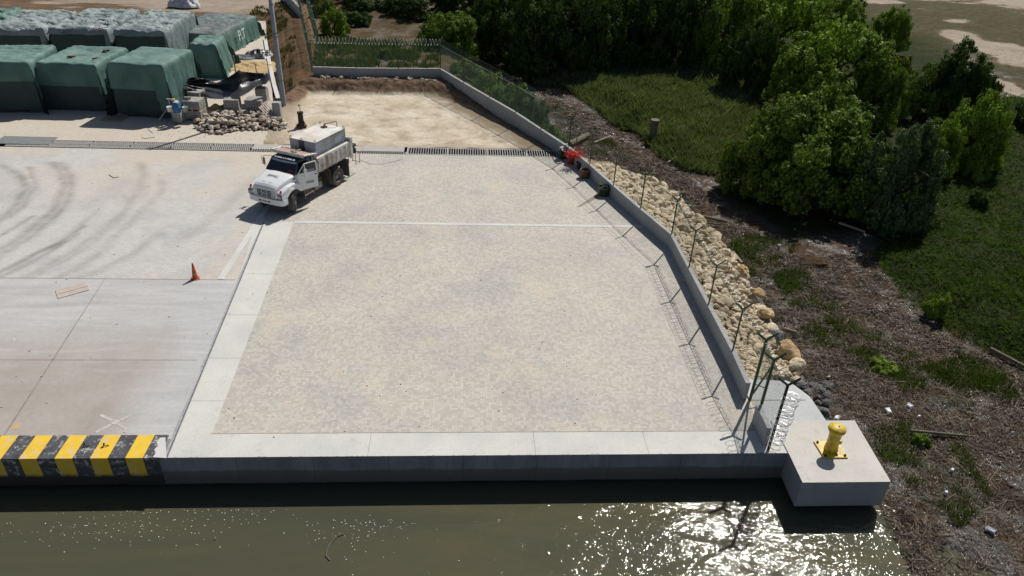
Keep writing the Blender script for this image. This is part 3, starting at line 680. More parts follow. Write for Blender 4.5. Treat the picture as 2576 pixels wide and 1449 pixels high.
# ------------------------------------------------------------------ chain-link fences
def post_mb(m, p, h, side, r=.035, arms=True, arm=.42, both=True):
    m.tube([p, p+Vector((0, 0, h))], r, 8)
    if arms:
        t = p+Vector((0, 0, h)); s = side.normalized()
        for k in ((1, -1) if both else (1,)):
            m.tube([t, t+s*k*arm*.8+Vector((0, 0, arm*.62))], r*.8, 6)
def strip(p, q, w=.0055):                        # thin wire as a three sided bar
    return [p, q]
class Wires:
    def __init__(s): s.v = []; s.f = []
    def seg(s, p, q, r):
        d = (q-p); 
        if d.length < 1e-3: return
        d.normalize(); a = d.cross(Vector((.13, .31, .9))); a.normalize(); b = d.cross(a); n = len(s.v)
        for c in (p, q):
            for t in (0, 2.094, 4.189): s.v.append(c+a*math.cos(t)*r+b*math.sin(t)*r)
        for k in range(3): s.f.append((n+k, n+(k+1) % 3, n+3+(k+1) % 3, n+3+k))
def mesh_net(A, B, h0, h1, step, r, parent, name='wire_mesh', mt=None, square=False):
    w = Wires(); L = (B-A).length; H = h1-h0; ex = (B-A)/L; up = Vector((0, 0, 1)); base = A+up*h0
    P = lambda u, z: base+ex*u+up*z
    if square:
        for i in range(int(L/step)+1): w.seg(P(i*step, 0), P(i*step, H), r)
        for i in range(int(H/step)+1): w.seg(P(0, i*step), P(L, i*step), r)
    else:
        for i in range(int((L+H)/step)+1):
            c = i*step
            u0 = max(0, c-H); u1 = min(L, c)
            if u1 > u0: w.seg(P(u0, c-u0), P(u1, c-u1), r)
            if u1 > u0: w.seg(P(L-u0, c-u0), P(L-u1, c-u1), r)
    b = MB(); b.v = [tuple(v) for v in w.v]; b.f = w.f
    return b.build(name, mt or m_wire, parent, local=False)
def coil(A, B, r, pitch, parent, mt, wire=.007, name='razor_coil', n=10, ph=0, jit=.15):
    w = Wires(); L = (B-A).length; ex = (B-A)/L; a = ex.cross(Vector((.02, .1, 1))); a.normalize(); b = ex.cross(a)
    k = int(L/pitch*n); prev = None
    for i in range(k+1):
        t = i/n*2*math.pi+ph; rr = r*(1+jit*nz(i*.07, A.x, A.y)); u = i/k*L+jit*.5*nz(i*.3, 3, A.x)
        p = A+ex*min(max(u, 0), L)+a*math.cos(t)*rr+b*math.sin(t)*rr
        if prev is not None: w.seg(prev, p, wire)
        prev = p
    m = MB(); m.v = [tuple(v) for v in w.v]; m.f = w.f
    return m.build(name, mt, parent, local=False)
PHT = 1.88
def fence(label, pts, step, wr, coils=None, top=True, arms=True, posts=None, mesh=True, side_out=True, name='chain_link_fence', h=PHT, dull=True):
    o = thing(name, label, 'fence', tuple(pts[0]))
    n = len(pts)
    for i, p in enumerate(pts):
        if posts is not None and i not in posts: continue
        d = pts[min(i+1, n-1)]-pts[max(i-1, 0)]; d.z = 0; s = Vector((-d.y, d.x, 0)).normalized()
        m = MB(); post_mb(m, Vector(p), h, s, arms=arms); m.build('fence_post', m_green, o, local=False)
    for i in range(n-1):
        A, B = Vector(pts[i]), Vector(pts[i+1]); d = B-A; d.z = 0; s = Vector((-d.y, d.x, 0)).normalized()
        if mesh: mesh_net(A, B, .03, h-.05, step, wr, o)
        m = MB()
        if top: m.tube([A+Vector((0, 0, h-.04)), B+Vector((0, 0, h-.04))], .013, 5)
        if arms:
            for k in (1, -1):
                for f in (.55, .98): m.tube([A+s*k*.34*f+Vector((0, 0, h+.26*f)), B+s*k*.34*f+Vector((0, 0, h+.26*f))], .006, 4)
        m.build('top_rail', m_green, o, local=False)
        if coils and i in coils: coil(A+Vector((0, 0, h+.24)), B+Vector((0, 0, h+.24)), .25, .26, o, m_dwire if dull else m_galv, .008)
    return o
off = lambda p, k=.085: p
def shift(pts, th=.085):
    out = []
    for i, p in enumerate(pts):
        d = pts[min(i+1, len(pts)-1)]-pts[max(i-1, 0)]; out.append(Vector((p.x, p.y, p.z))+Vector((-d.y, d.x, 0)).normalized()*(-th))
    return out
WS = shift(WP)
bk = [WS[0], WS[1], (WS[1]+WS[2])/2+Vector((0, 0, 0)), WS[2]]
fence('green chain-link fence with pale razor coil along the back wall of the dirt pit', bk, .14, .006, coils=(0, 1, 2), dull=False)
fence('green chain-link fence on the slanting wall between the dirt pit and the bushes', WS[2:8], .14, .006, coils=(0, 1, 2, 3))
fence('line of green fence posts above the buckets and the upper riprap', WS[7:12], .16, .0025, mesh=True)
fence('straight line of green fence posts above the lower riprap down to the quay corner', WS[11:15], .13, .0026, coils=(0, 1, 2))
# corner bays at the quay
o = thing('chain_link_fence', 'braced green corner bays of the fence with open netting at the quay corner', 'fence', tuple(WS[15]))
A = Vector((10.42, 18.98, -.0)); B = Vector((10.50, 18.72, .0)); 
PA = at(1889.5, 1003, .62); PA.z = 0; PB = Vector((END0.x+.03, END0.y+.04, WZ)); PC = at(1944, 1128, 0)
PA = at(1884, 1006, 0); PA.x = 10.60; PC = Vector((10.36, 17.52, 0))
for p, h_, r in ((PA, 2.72, .055), (PB, 1.92, .055), (PC, 2.78, .05)):
    m = MB(); post_mb(m, p, h_, Vector((1, 0, 0)), r=r, arm=.46); m.build('fence_post', m_black if p is PC else m_green, o, local=False)
m = MB(); m.tube([PA+Vector((0, 0, .15)), PB+Vector((0, 0, 1.7))], .035, 6); m.build('brace', m_green, o, local=False)
m = MB(); m.tube([PA+Vector((0, 0, .75)), PA+Vector((.5, .0, .55)), ], .022, 6); m.build('tie', m_green, o, local=False)
mesh_net(WS[14]+Vector((0, 0, 0)), PA+Vector((0, 0, WZ)), .0, 1.86, .11, .0026, o)
mesh_net(PA, Vector((PB.x, PB.y, 0)), .1, 2.62, .08, .0042, o, square=True)
mesh_net(Vector((PB.x, PB.y, WZ)), Vector((PC.x, PC.y, WZ)), .0, 1.86, .08, .0042, o, square=True)
m = MB()
for a, b in ((WS[14]+Vector((0, 0, PHT)), PA+Vector((0, 0, 2.66))), (PA+Vector((0, 0, 2.66)), PB+Vector((0, 0, 1.86))), (PB+Vector((0, 0, 1.86)), PC+Vector((0, 0, 2.68)))): m.tube([a, b], .012, 5)
m.build('top_rail', m_green, o, local=False)
coil(WS[14]+Vector((0, 0, PHT+.24)), PA+Vector((0, 0, 2.95)), .25, .27, o, m_dwire, .008)
coil(PA+Vector((0, 0, 2.95)), PC+Vector((0, 0, 2.95)), .24, .22, o, m_dwire, .008)
for k in range(3):
    coil(PC+Vector((.20+.06*k, -.05, 2.42)), PC+Vector((.10, -.12, .25)), .27-.03*k, .15, o, m_galv, .008, name='hanging_razor_coil', ph=k*1.3, jit=.35)
# left fence going back from the pit corner, two parallel runs
lf = [WS[0]+Vector((-.1, .05, -.3))]; 
e0 = Vector((WS[0].x-.1, WS[0].y+.05, 1.0)); e1 = at(757, 60, 1.3); e2 = at(752, 22, 1.5)
lp = [e0.lerp(Vector((e2.x, e2.y, 1.5)), t) for t in (0, .14, .28, .42, .57, .73, .88, 1)]
fence('tall green fence running back up the hillside from the pit corner', lp, .18, .007, coils=None, h=2.3)
lp2 = [p+Vector((.85, .3, 0)) for p in lp]
fence('second green fence with angled tops just outside the hillside fence', lp2[1:], .2, .007, h=2.5)
lp3 = [Vector((e2.x, e2.y, 1.9)), Vector((e2.x-3.2, e2.y+4.2, 2.1)), Vector((e2.x-6, e2.y+8.2, 2.3))]
fence('short far fence on top of the low hillside wall at the upper edge', lp3, .2, .006)

# ------------------------------------------------------------------ mooring block, ramp slab, bollard
m = MB()
b0, b1, b2, b3 = [at(*q) for q in ((2017, 1213.5), (2240, 1212), (2147, 1060), (1958, 1062))]
b0.y = b1.y = 15.98
poly = [(b0.x, b0.y), (b1.x, b1.y), (b2.x+.0, 18.93), (11.06, 18.93), (11.06, 17.25)]
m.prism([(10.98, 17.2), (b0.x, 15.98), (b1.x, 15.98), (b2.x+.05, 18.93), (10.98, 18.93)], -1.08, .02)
lo = [(p[0], p[1]) for p in poly]
o = thing('mooring_block', '', '', (12.5, 17.5, -1.08))
m.build('block_body', conc_mat('shaded_side_concrete', (.34, .345, .35), (.27, .275, .285), (.17, .16, .15), amt=.6, streak=True), o, local=False, bevel=.02)  # shade of the block's sides painted in as darker, greyer concrete
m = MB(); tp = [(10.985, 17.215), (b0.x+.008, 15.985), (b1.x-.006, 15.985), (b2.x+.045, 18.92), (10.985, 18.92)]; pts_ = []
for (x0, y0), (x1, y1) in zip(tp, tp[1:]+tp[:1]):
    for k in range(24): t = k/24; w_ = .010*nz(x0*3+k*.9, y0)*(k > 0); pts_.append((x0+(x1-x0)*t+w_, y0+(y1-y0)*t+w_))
m.prism(pts_, .0, .026); m.build('lit_top_sheet', m_block, o, local=False)  # added sheet keeps the sunlit top pale above the darkened sides
tag(o, 'big pale concrete mooring block with a yellow bollard at the quay corner', 'concrete block')
m = MB(); m.prism([(11.35, 16.9), (b0.x+.4, 16.4), (b1.x-.5, 16.4), (b2.x-.3, 18.6), (11.3, 18.6)], -3.0, -1.08); structure(m.build('block_footing', m_chan))
m = MB(); q = [at(*p, -.05) for p in ((1932, 952), (2013, 960), (2068, 1061), (1960, 1062))]
m.prism([(10.62, 18.95), (13.05, 18.95), (q[1].x+.0, q[1].y-.9), (q[1].x-.45, q[1].y), (10.62, q[0].y)], -.5, -.03)
structure(m.build('corner_ramp', m_ramp, bevel=.01))
m = MB(); m.quad((10.62, 20.1, -.024), (12.75, 20.1, -.024), (12.75, 20.125, -.024), (10.62, 20.125, -.024)); structure(m.build('ramp_joint', m_chan))
bc = (at(2069.5, 1117, .05)+at(2125, 1152, .05))/2
bc = (at(2050, 1110, .05)+at(2125, 1153, .05))/2
bo = thing('bollard', 'yellow mushroom-headed steel mooring bollard on the concrete block', 'bollard', (bc.x+.04, bc.y, .02), R_(0))
m = MB(); m.prism([(-.42, -.40), (.42, -.40), (.40, .40), (-.44, .40)], 0, .06); m.build('base_plate', m_yellow, bo, bevel=.008)
m = MB(); ln = .16
prof = [(.235, .06), (.225, .12), (.205, .25), (.195, .55), (.205, .70), (.225, .80), (.27, .86), (.29, .90), (.295, .94), (.28, .99), (.22, 1.035), (.12, 1.065), (.0, 1.075)]
vs = []; fs = []; n = 28
for r, z in prof:
    for k in range(n):
        t = 2*math.pi*k/n; hk = 1.0+(.0 if z < .8 else .0)
        vs.append((r*math.cos(t)*hk-.02*z, r*math.sin(t)*.95+.03*z-(.10*sstep(.8, 1, z)*0), z))
for i_ in range(len(prof)-1):
    for k in range(n): fs.append((i_*n+k, i_*n+(k+1) % n, (i_+1)*n+(k+1) % n, (i_+1)*n+k))
m.add(vs, fs); m.build('column', m_yellow, bo, smooth=True)
m = MB(); m.lathe([(.03, 1.062), (.028, 1.085), (0, 1.087)], 10); m.build('cap_screw', m_rust, bo)
m = MB(); m.box((.215, -.03, .40), (.10, .09, .14), rz=.3); m.build('lug', m_yellow, bo, bevel=.02)
for x in (-.34, .34):
    for y in (-.32, .32):
        m = MB(); m.lathe([(.05, .06), (.05, .085), (.028, .085), (.026, .13), (0, .132)], 6, (x, y, 0)); m.build('anchor_bolt', m_rust, bo)

# ragged mortar patch over the end of the stripes, hose behind the truck
m = MB(); q = [at(*e, .056) for e in ((384, 1150), (392, 1140), (388, 1130), (397, 1122), (394, 1112), (402, 1101), (416, 1100), (419, 1152))]; m.quad(*[(p.x, p.y, .056) for p in q]); structure(m.build('mortar_patch', m_band))
m = MB(); m.tube([at(*e, .02) for e in ((905, 402), (930, 412), (960, 413), (985, 408), (1004, 403), (1012, 398))], .009, 5); tag(m.build('hose', m_wood), 'thin hose trailing on the paving behind the truck', 'hose')
# lifting hooks on the striped edge
for (px, py, lb) in ((214, 1123, 'left one of two bent rusty lifting hooks on the striped edge'), (263, 1123, 'right one of two bent rusty lifting hooks on the striped edge')):
    p = at(px, py, .05); m = MB()
    m.tube([(-.10, -.06, 0), (-.02, 0, .03), (.02, .02, .13), (0, 0, .15), (-.02, -.02, .06), (.10, .02, .03), (.12, .03, 0)], .016, 6)
    o = m.build('lifting_hook', m_rust); o.location = p; tag(o, lb, 'hook', 'rusty hooks on the quay edge')
# painted survey cross
m = MB()
def strip2(a, b, w, z=.006):
    a, b = Vector(a), Vector(b); e = (b-a).normalized().cross(Vector((0, 0, 1)))*w/2
    m.quad(*[(c.x, c.y, z) for c in (a-e, a+e, b+e, b-e)])
cc = at(291, 1062)
for e in ((253, 1044), (320, 1082), (241, 1088), (344, 1038)):
    v = at(*e)-cc; strip2(cc+v*.22, cc+v, .11)
m.lathe([(.13, 0), (0, .001)], 16, (cc.x, cc.y, .006), cap=False); structure(m.build('painted_cross', m_paint))
m = MB(); q = [at(*e) for e in ((28, 1072), (50, 1062), (46, 1078), (30, 1082))]; m.quad(*[(p.x, p.y, .006) for p in q]); structure(m.build('paint_spill', m_ypaint))
m = MB(); q = at(38, 854); m.lathe([(.10, 0), (0, .001)], 12, (q.x, q.y, .006), cap=False); structure(m.build('paint_dot', m_paint))

# ------------------------------------------------------------------ cone, boards, scraps
c0 = at(492, 701)
co = thing('traffic_cone', 'orange traffic cone standing alone on the old paving', 'traffic cone', (c0.x, c0.y, 0), .4)
m = MB(); m.prism([(-.18, -.18), (.18, -.18), (.18, .18), (-.18, .18)], 0, .03); m.build('base', m_cone2, co, bevel=.01)
m = MB(); m.lathe([(.145, .03), (.13, .05), (.035, .78), (.028, .80), (0, .80)], 20); m.build('cone_body', m_orange, co, smooth=True)
for z in (.25, .52):
    r = .13-(z-.05)*.13; m = MB(); m.lathe([(r+.004, z), (r-.004, z+.05)], 20, cap=False); m.build('reflective_band', m_refl, co)
def slabq(name, label, cat, q, z, th, mt, group=None):
    P = [at(*p) for p in q]; c = sum(P, Vector())/len(P); m = MB(); m.prism([(p.x-c.x, p.y-c.y) for p in P], 0, th)
    o = m.build(name, mt); o.location = (c.x, c.y, z); return tag(o, label, cat, group)
slabq('plywood_board', 'thin weathered plywood board lying flat on the old slab', 'board', ((146, 752), (139, 731), (218, 710), (225, 730)), .008, .018, m_board)
m = MB(); a, b = at(146, 741), at(222, 721); e = Vector((0, .012, 0)); m.quad(*[(v.x, v.y, .030) for v in (a-e, a+e, b+e, b-e)]); 
structure(m.build('board_groove', m_chan))
slabq('cardboard_sheet', 'torn folded cardboard sheet lying near the drain', 'cardboard', ((357, 347), (359, 336), (386, 337), (372, 325), (391, 333), (390, 346), (366, 349)), .02, .015, m_card)
slabq('paper_scrap', 'crumpled pinkish paper scrap on the old paving', 'paper', ((274, 440), (284, 435), (302, 438), (299, 446), (286, 448)), .01, .03, m_card)

# ------------------------------------------------------------------ lettering
def text_mesh(s, size, bold=False):
    cu = bpy.data.curves.new('lettering', 'FONT'); cu.body = s; cu.size = size; cu.align_x = 'CENTER'; cu.align_y = 'CENTER'; cu.extrude = .002
    if bold: cu.offset = size*.02
    o = bpy.data.objects.new('lettering', cu); S.collection.objects.link(o)
    dg = bpy.context.evaluated_depsgraph_get(); me = o.evaluated_get(dg).to_mesh()
    v = [x.co.copy() for x in me.vertices]; f = [tuple(p.vertices) for p in me.polygons]
    o.evaluated_get(dg).to_mesh_clear(); bpy.data.objects.remove(o); bpy.data.curves.remove(cu)
    return v, f
def put_text(name, s, size, origin, right, up, mt, parent, local=True, bold=False):
    v, f = text_mesh(s, size, bold); r = Vector(right).normalized(); u = Vector(up).normalized(); n = r.cross(u)
    m = MB(); m.add([Vector(origin)+r*p.x+u*p.y+n*p.z for p in v], f); return m.build(name, mt, parent, local=local)

# ------------------------------------------------------------------ dump truck (x forward, y to its left, z up)
HD = R_(26.0); tf = Vector((-math.sin(HD), -math.cos(HD), 0)); tl = Vector((math.cos(HD), -math.sin(HD), 0))
To = at(853, 467)-tl*1.1
TZ = math.atan2(tf.y, tf.x)
tk = thing('dump_truck', 'white dump truck with its driver door open parked on the pale paving', 'truck', (To.x, To.y, 0), TZ)
def P(name, m, mt, **k): return m.build(name, mt, k.pop('parent', tk), **k)
# chassis
m = MB()
for y in (-.42, .42): m.bb(-1.75, 4.6, y-.05, y+.05, .72, .95)
for x in (-1.7, -.8, .9, 2.0, 3.3, 4.5): m.bb(x-.05, x+.05, -.4, .4, .75, .90)
m.tube([(0, -.9, .54), (0, .9, .54)], .09, 8); m.tube([(3.95, -.8, .5), (3.95, .8, .5)], .06, 8); m.lathe([(.0, -.22), (.2, -.12), (.24, 0), (.2, .12), (0, .22)], 10, (0, 0, .55))
m.tube([(3.4, 0, .75), (.2, 0, .6)], .05, 6); m.bb(2.9, 4.6, -.35, .35, .7, 1.25)
P('chassis', m, m_chass)
def wheel(x, y, steer, dual, nm='wheel'):
    w = bpy.data.objects.new(nm, None); S.collection.objects.link(w); w.parent = tk; w.location = (x, y, .55); w.rotation_euler = (0, 0, steer)
    s = 1 if y > 0 else -1
    m = MB()
    for off_ in ((0, -.31*s) if dual else (0,)):
        prof = [(.30, -.12), (.40, -.14), (.49, -.145), (.535, -.13), (.55, -.10), (.55, -.035), (.535, -.03), (.535, -.02), (.55, -.015), (.55, .015), (.535, .02), (.535, .03), (.55, .035), (.55, .10), (.535, .13), (.49, .145), (.40, .14), (.30, .12)]
        n = 32; vs = []; fs = []
        for r, z in prof:
            for k in range(n):
                t = 2*math.pi*k/n; rr = r*(1 if r < .54 or k % 2 == 0 or abs(z) < .05 else .985); vs.append((rr*math.cos(t), z+off_, rr*math.sin(t)))
        for i_ in range(len(prof)-1):
            for k in range(n): fs.append((i_*n+k, i_*n+(k+1) % n, (i_+1)*n+(k+1) % n, (i_+1)*n+k))
        m.add(vs, fs)
    m.build('tyre', m_tyre, w, smooth=False)
    m = MB(); n = 24; prof = [(.315, .11*s), (.30, .125*s), (.285, .09*s), (.24, -.02*s if dual else .05*s), (.15, -.03*s if dual else .08*s), (.13, .05*s if dual else .15*s), (.05, .09*s if dual else .18*s), (0, .09*s if dual else .18*s)]
    vs = []; fs = []
    for r, z in prof:
        for k in range(n): t = 2*math.pi*k/n; vs.append((r*math.cos(t), z, r*math.sin(t)))
    for i_ in range(len(prof)-1):
        for k in range(n): fs.append((i_*n+k, i_*n+(k+1) % n, (i_+1)*n+(k+1) % n, (i_+1)*n+k))
    m.add(vs, fs)
    for k in range(8):
        t = k*math.pi/4; m.box((.18*math.cos(t), (.0 if dual else .09)*s, .18*math.sin(t)), (.035, .05, .035))
    m.build('rim', m_rim, w)
for y in (-.97, .97): wheel(0, y, 0, True)
for y in (-.94, .94): wheel(3.98, y, R_(27), False)
# hood: lofted rings
def loft(m, rings, cap0=True, cap1=True):
    n = len(rings[0]); vs = [p for r in rings for p in r]; fs = []
    for i_ in range(len(rings)-1):
        for k in range(n-1): fs.append((i_*n+k, i_*n+k+1, (i_+1)*n+k+1, (i_+1)*n+k))
    if cap0: fs.append(tuple(reversed(range(n))))
    if cap1: fs.append(tuple(range((len(rings)-1)*n, len(rings)*n)))
    m.add(vs, fs)
def ring(x, w, zb, zt, c=.05, r=.10, dx=0):
    pts = [(-w, zb), (-w, zt-r*1.3), (-w+r*.3, zt-r*.45), (-w+r, zt-r*.05), (-w*.45, zt+c*.75), (0, zt+c), (w*.45, zt+c*.75), (w-r, zt-r*.05), (w-r*.3, zt-r*.45), (w, zt-r*1.3), (w, zb)]
    return [(x+dx*(z-zb)/(zt-zb), y, z) for y, z in pts]
m = MB(); loft(m, [ring(3.44, .95, 1.05, 1.90), ring(3.8, .90, 1.05, 1.86), ring(4.2, .84, 1.05, 1.79), ring(4.55, .79, 1.05, 1.71), ring(4.74, .76, 1.04, 1.65, .04), ring(4.86, .74, 1.02, 1.57, .03, .08), ring(4.93, .73, 1.0, 1.49, .01, .06)], True, True)
hood = P('hood', m, m_white, bevel=.02)
m = MB(); m.box((4.935, 0, 1.22), (.02, .96, .40)); gr = P('grille', m, m_black)
m = MB()
for i_ in range(6): m.box((4.95, 0, 1.03+i_*.076), (.03, .96, .014))
for y in (-.47, -.16, .16, .47): m.box((4.95, y, 1.22), (.03, .018, .40))
m.build('grille_bars', m_white, gr, bevel=.003)
m = MB()
for s in (-1, 1):
    for i_ in range(6): m.box((4.94, s*.60, 1.03+i_*.076), (.02, .20, .040))
m.build('side_louvres', m_bodyw, gr, bevel=.003)
m = MB(); m.prism([(-.15, -.035), (-.11, .035), (.15, .035), (.11, -.035)], 0, .012); m.v = [(4.967+z, x, 1.22+y) for x, y, z in m.v]; P('grille_emblem', m, m_tank)
# fenders with wheel arch
def arch(cx, cz, r, a0, a1, n=12): return [(cx+r*math.cos(R_(a0+(a1-a0)*i_/n)), cz+r*math.sin(R_(a0+(a1-a0)*i_/n))) for i_ in range(n+1)]
for s in (-1, 1):
    top = [(4.90, .98), (4.92, 1.2), (4.86, 1.34), (4.62, 1.44), (4.3, 1.54), (3.95, 1.58), (3.65, 1.54), (3.42, 1.40), (3.28, 1.15), (3.22, .95)]
    body = arch(3.96, .60, .66, 148, 32, 14)
    poly = top+[(3.36, .95)]+[p for p in body if p[1] > .95]+[(4.52, .98)]
    m = MB(); m.xprism(poly if s > 0 else poly, .70*s, 1.15*s)
    # taper the outer front corner
    m.v = [(x, y-(s*.09*sstep(4.4, 4.95, x) if abs(y) > .8 else 0)-(s*.05*sstep(1.3, 1.58, z) if abs(y) > .8 else 0), z) for x, y, z in m.v]
    P('fender', m, m_white, bevel=.045)
    m = MB(); m.xprism(arch(3.96, .60, .655, 150, 30, 14), .56*s, 1.05*s); P('wheel_well', m, m_black)
    m = MB(); m.box((4.91, s*.93, 1.14), (.06, .24, .20), rz=-.12*s); hl = P('headlight', m, m_lens, bevel=.02)
    m = MB(); m.box((4.905, s*.93, 1.14), (.05, .29, .25), rz=-.12*s); m.build('headlight_frame', m_black, tk, bevel=.01)
    m = MB(); m.lathe([(.055, 0), (.055, .05), (.03, .09), (0, .10)], 10, (4.80, s*.96, 1.40)); m.box((4.80, s*.96, 1.38), (.1, .1, .04)); P('marker_lamp', m, m_redlamp)
# bumper
m = MB(); rr = []
for x, y in ((4.52, -1.13), (4.78, -1.12), (4.93, -1.02), (4.99, -.6), (5.0, 0), (4.99, .6), (4.93, 1.02), (4.78, 1.12), (4.52, 1.13)): rr.append([(x, y, .66), (x+.01, y*1.005, .70), (x+.01, y*1.005, .94), (x, y, .98), (x-.07, y*.93, .98), (x-.07, y*.93, .66)])
n = 6; vs = [p for r in rr for p in r]; fs = []
for i_ in range(len(rr)-1):
    for k in range(n): fs.append((i_*n+k, i_*n+(k+1) % n, (i_+1)*n+(k+1) % n, (i_+1)*n+k))
fs += [tuple(reversed(range(n))), tuple(range((len(rr)-1)*n, len(rr)*n))]; m.add(vs, fs); bp = P('bumper', m, m_white, bevel=.01)
m = MB(); m.box((4.995, 0, .81), (.03, .31, .13)); P('number_plate', m, m_plate)
put_text('plate_lettering', 'TVA-537', .075, (5.013, 0, .81), (0, 1, 0), (0, 0, 1), m_ink, tk, bold=True)
for y in (-.28, .28): m = MB(); m.box((4.99, y, .81), (.035, .17, .10)); P('bumper_slot', m, m_black, bevel=.01)
m = MB(); m.box((4.80, 0, 1.0), (.22, 1.5, .05)); P('bumper_gap_trim', m, m_black)
# cab
def cabw(z): return .96-.16*sstep(1.9, 2.55, z)
m = MB(); T = .04
m.bb(1.95, 2.0, -.96, .96, .95, 2.40)                                       # back wall
m.bb(2.0, 3.44, -.93, .93, .92, .98)                                        # floor
m.xprism([(2.0, .98), (3.36, .98), (3.46, 1.3), (3.46, 1.90), (2.0, 1.90)], -.97, -.93)   # right side
m.bb(3.40, 3.46, -.93, .93, .98, 1.90); m.bb(2.0, 2.12, .93, .97, .98, 2.2); m.bb(3.30, 3.44, .93, .97, .98, 1.88)
P('cab_shell', m, m_white, bevel=.012)
m = MB()                                                                    # roof with rounded edge
loft(m, [[(x, -w, 2.40), (x, -w*1.0, z-.05), (x, -w*.9, z), (x, 0, z+.03), (x, w*.9, z), (x, w, z-.05), (x, w, 2.40)] for x, w, z in ((1.95, .88, 2.50), (2.2, .88, 2.53), (2.75, .86, 2.52), (2.98, .83, 2.47), (3.04, .81, 2.43))])
P('cab_roof', m, m_roof, bevel=.015)
for s in (-1, 1):
    m = MB(); m.tube([(3.50, s*.93, 1.88), (3.03, s*.82, 2.44), (2.02, s*.87, 2.44), (2.02, s*.95, 1.88)], .045, 6); P('window_pillar', m, m_roof)
m = MB(); A0, A1, B0, B1 = (3.50, -.90, 1.89), (3.50, .90, 1.89), (3.05, -.79, 2.42), (3.05, .79, 2.42)
vs = []
def wsp(u, v): 
    a = Vector(A0).lerp(Vector(A1), u); b = Vector(B0).lerp(Vector(B1), u); p = a.lerp(b, v); p.x += .09*(1-(2*u-1)**2); return p
n = 10
for v in (0, .84): vs += [wsp(i_/n, v) for i_ in range(n+1)]
m.add(vs, [(i_, i_+1, n+2+i_, n+1+i_) for i_ in range(n)]); P('windshield', m, m_glass, smooth=True)
m = MB(); vs = []
for v in (.84, 1): vs += [wsp(i_/n, v)+Vector((.004, 0, .003)) for i_ in range(n+1)]
m.add(vs, [(i_, i_+1, n+2+i_, n+1+i_) for i_ in range(n)]); P('sunshade_band', m, mat('sunshade_band', (.42, .50, .62), rough=.3), smooth=True)
m = MB(); vs = []
m.tube([wsp(0, -.02), wsp(.25, -.02), wsp(.5, -.02), wsp(.75, -.02), wsp(1, -.02)], .022, 6); m.tube([wsp(.30, .03)+Vector((.02, 0, .01)), wsp(.12, .28)+Vector((.02, 0, .01))], .010, 5); m.tube([wsp(.72, .03)+Vector((.02, 0, .01)), wsp(.50, .22)+Vector((.02, 0, .01))], .010, 5)
P('wiper', m, m_black)
m = MB(); q = [wsp(u, v)+Vector((.006, 0, .005)) for u, v in ((.74, .06), (.94, .06), (.93, .34), (.74, .34))]; m.quad(*q); P('windshield_sign', m, mat('red_notice', (.20, .03, .03), rough=.4))
m = MB(); m.box((3.02, 0, 2.50), (.10, 1.3, .05), ry=.3); P('visor_strip', m, m_white, bevel=.01)
for y in (-.5, -.14, 0, .14, .5):
    m = MB(); m.box((3.03, y, 2.535), (.06, .07, .04)); P('roof_marker_lamp', m, m_rust, bevel=.01)
m = MB(); m.quad((2.1, -.945, 1.92), (3.4, -.945, 1.92), (3.03, -.86, 2.38), (2.1, -.86, 2.38)); P('side_window', m, m_glass)
m = MB(); m.bb(2.1, 2.75, .15, .8, .98, 1.45); m.box((2.2, .47, 1.75), (.18, .6, .75), ry=-.15); m.bb(2.1, 2.75, -.8, -.1, .98, 1.45); m.box((2.2, -.45, 1.75), (.18, .6, .75), ry=-.15); P('seat', m, m_black, bevel=.03)
m = MB(); m.bb(3.1, 3.42, -.92, .92, 1.3, 1.86); P('dashboard', m, m_black)
m = MB(); m.tube([(3.05+.06*math.cos(t/16*2*math.pi), .45+.2*math.sin(t/16*2*math.pi), 1.75+.17*math.cos(t/16*2*math.pi)) for t in range(17)], .014, 6, cap=False); P('steering_wheel', m, m_black)
# open driver door
hin = Vector((3.36, .99, 0)); dd = (Vector((2.40, 1.50, 0))-hin).normalized(); dn = Vector((-dd.y, dd.x, 0)); dn = dn if dn.y > 0 else -dn
def D(u, z, o_=0): return hin+dd*u+dn*o_+Vector((0, 0, z))
def dprism(m, poly, o0, o1):
    n = len(poly); m.add([D(u, z, o0) for u, z in poly]+[D(u, z, o1) for u, z in poly], [tuple(range(n)), tuple(reversed(range(n, 2*n)))]+[(i_, n+i_, n+(i_+1) % n, (i_+1) % n) for i_ in range(n)])
m = MB(); dprism(m, [(.02, .98), (1.10, .98), (1.10, 1.90), (-.02, 1.90), (-.05, 1.3)], 0, .05); door = P('door', m, m_white, bevel=.012)
m = MB()
for a, b in (((0, 1.90), (.40, 2.40)), ((.40, 2.40), (1.05, 2.44)), ((1.05, 2.44), (1.09, 1.90)), ((.40, 2.36), (.42, 1.90))): m.tube([D(a[0], a[1], .025), D(b[0], b[1], .025)], .032 if a != (.40, 2.36) else .016, 6)
m.build('window_frame', m_white, door)
m = MB(); m.quad(D(.04, 1.91, .02), D(.41, 1.91, .02), D(.41, 2.36, .02)); m.quad(D(.43, 1.91, .02), D(1.06, 1.91, .02), D(1.03, 2.40, .02), D(.43, 2.38, .02)); m.build('window_glass', m_glass, door)
m = MB(); dprism(m, [(.42, 1.24), (.84, 1.24), (.84, 1.44), (.42, 1.44)], .051, .056); m.build('door_plate', m_plate, door)
rd = (D(1, 0)-D(0, 0)); 
put_text('door_lettering', 'TVA-537', .125, D(.63, 1.34, .058), rd, (0, 0, 1), m_ink, door, bold=True)
put_text('window_lettering', 'KODIAK', .11, D(.76, 2.0, .024), rd, (0, 0, 1), m_chalk, door, bold=True)
m = MB(); m.tube([D(.95, 1.72, .055), D(1.06, 1.72, .055)], .022, 6); m.build('handle', m_black, door)
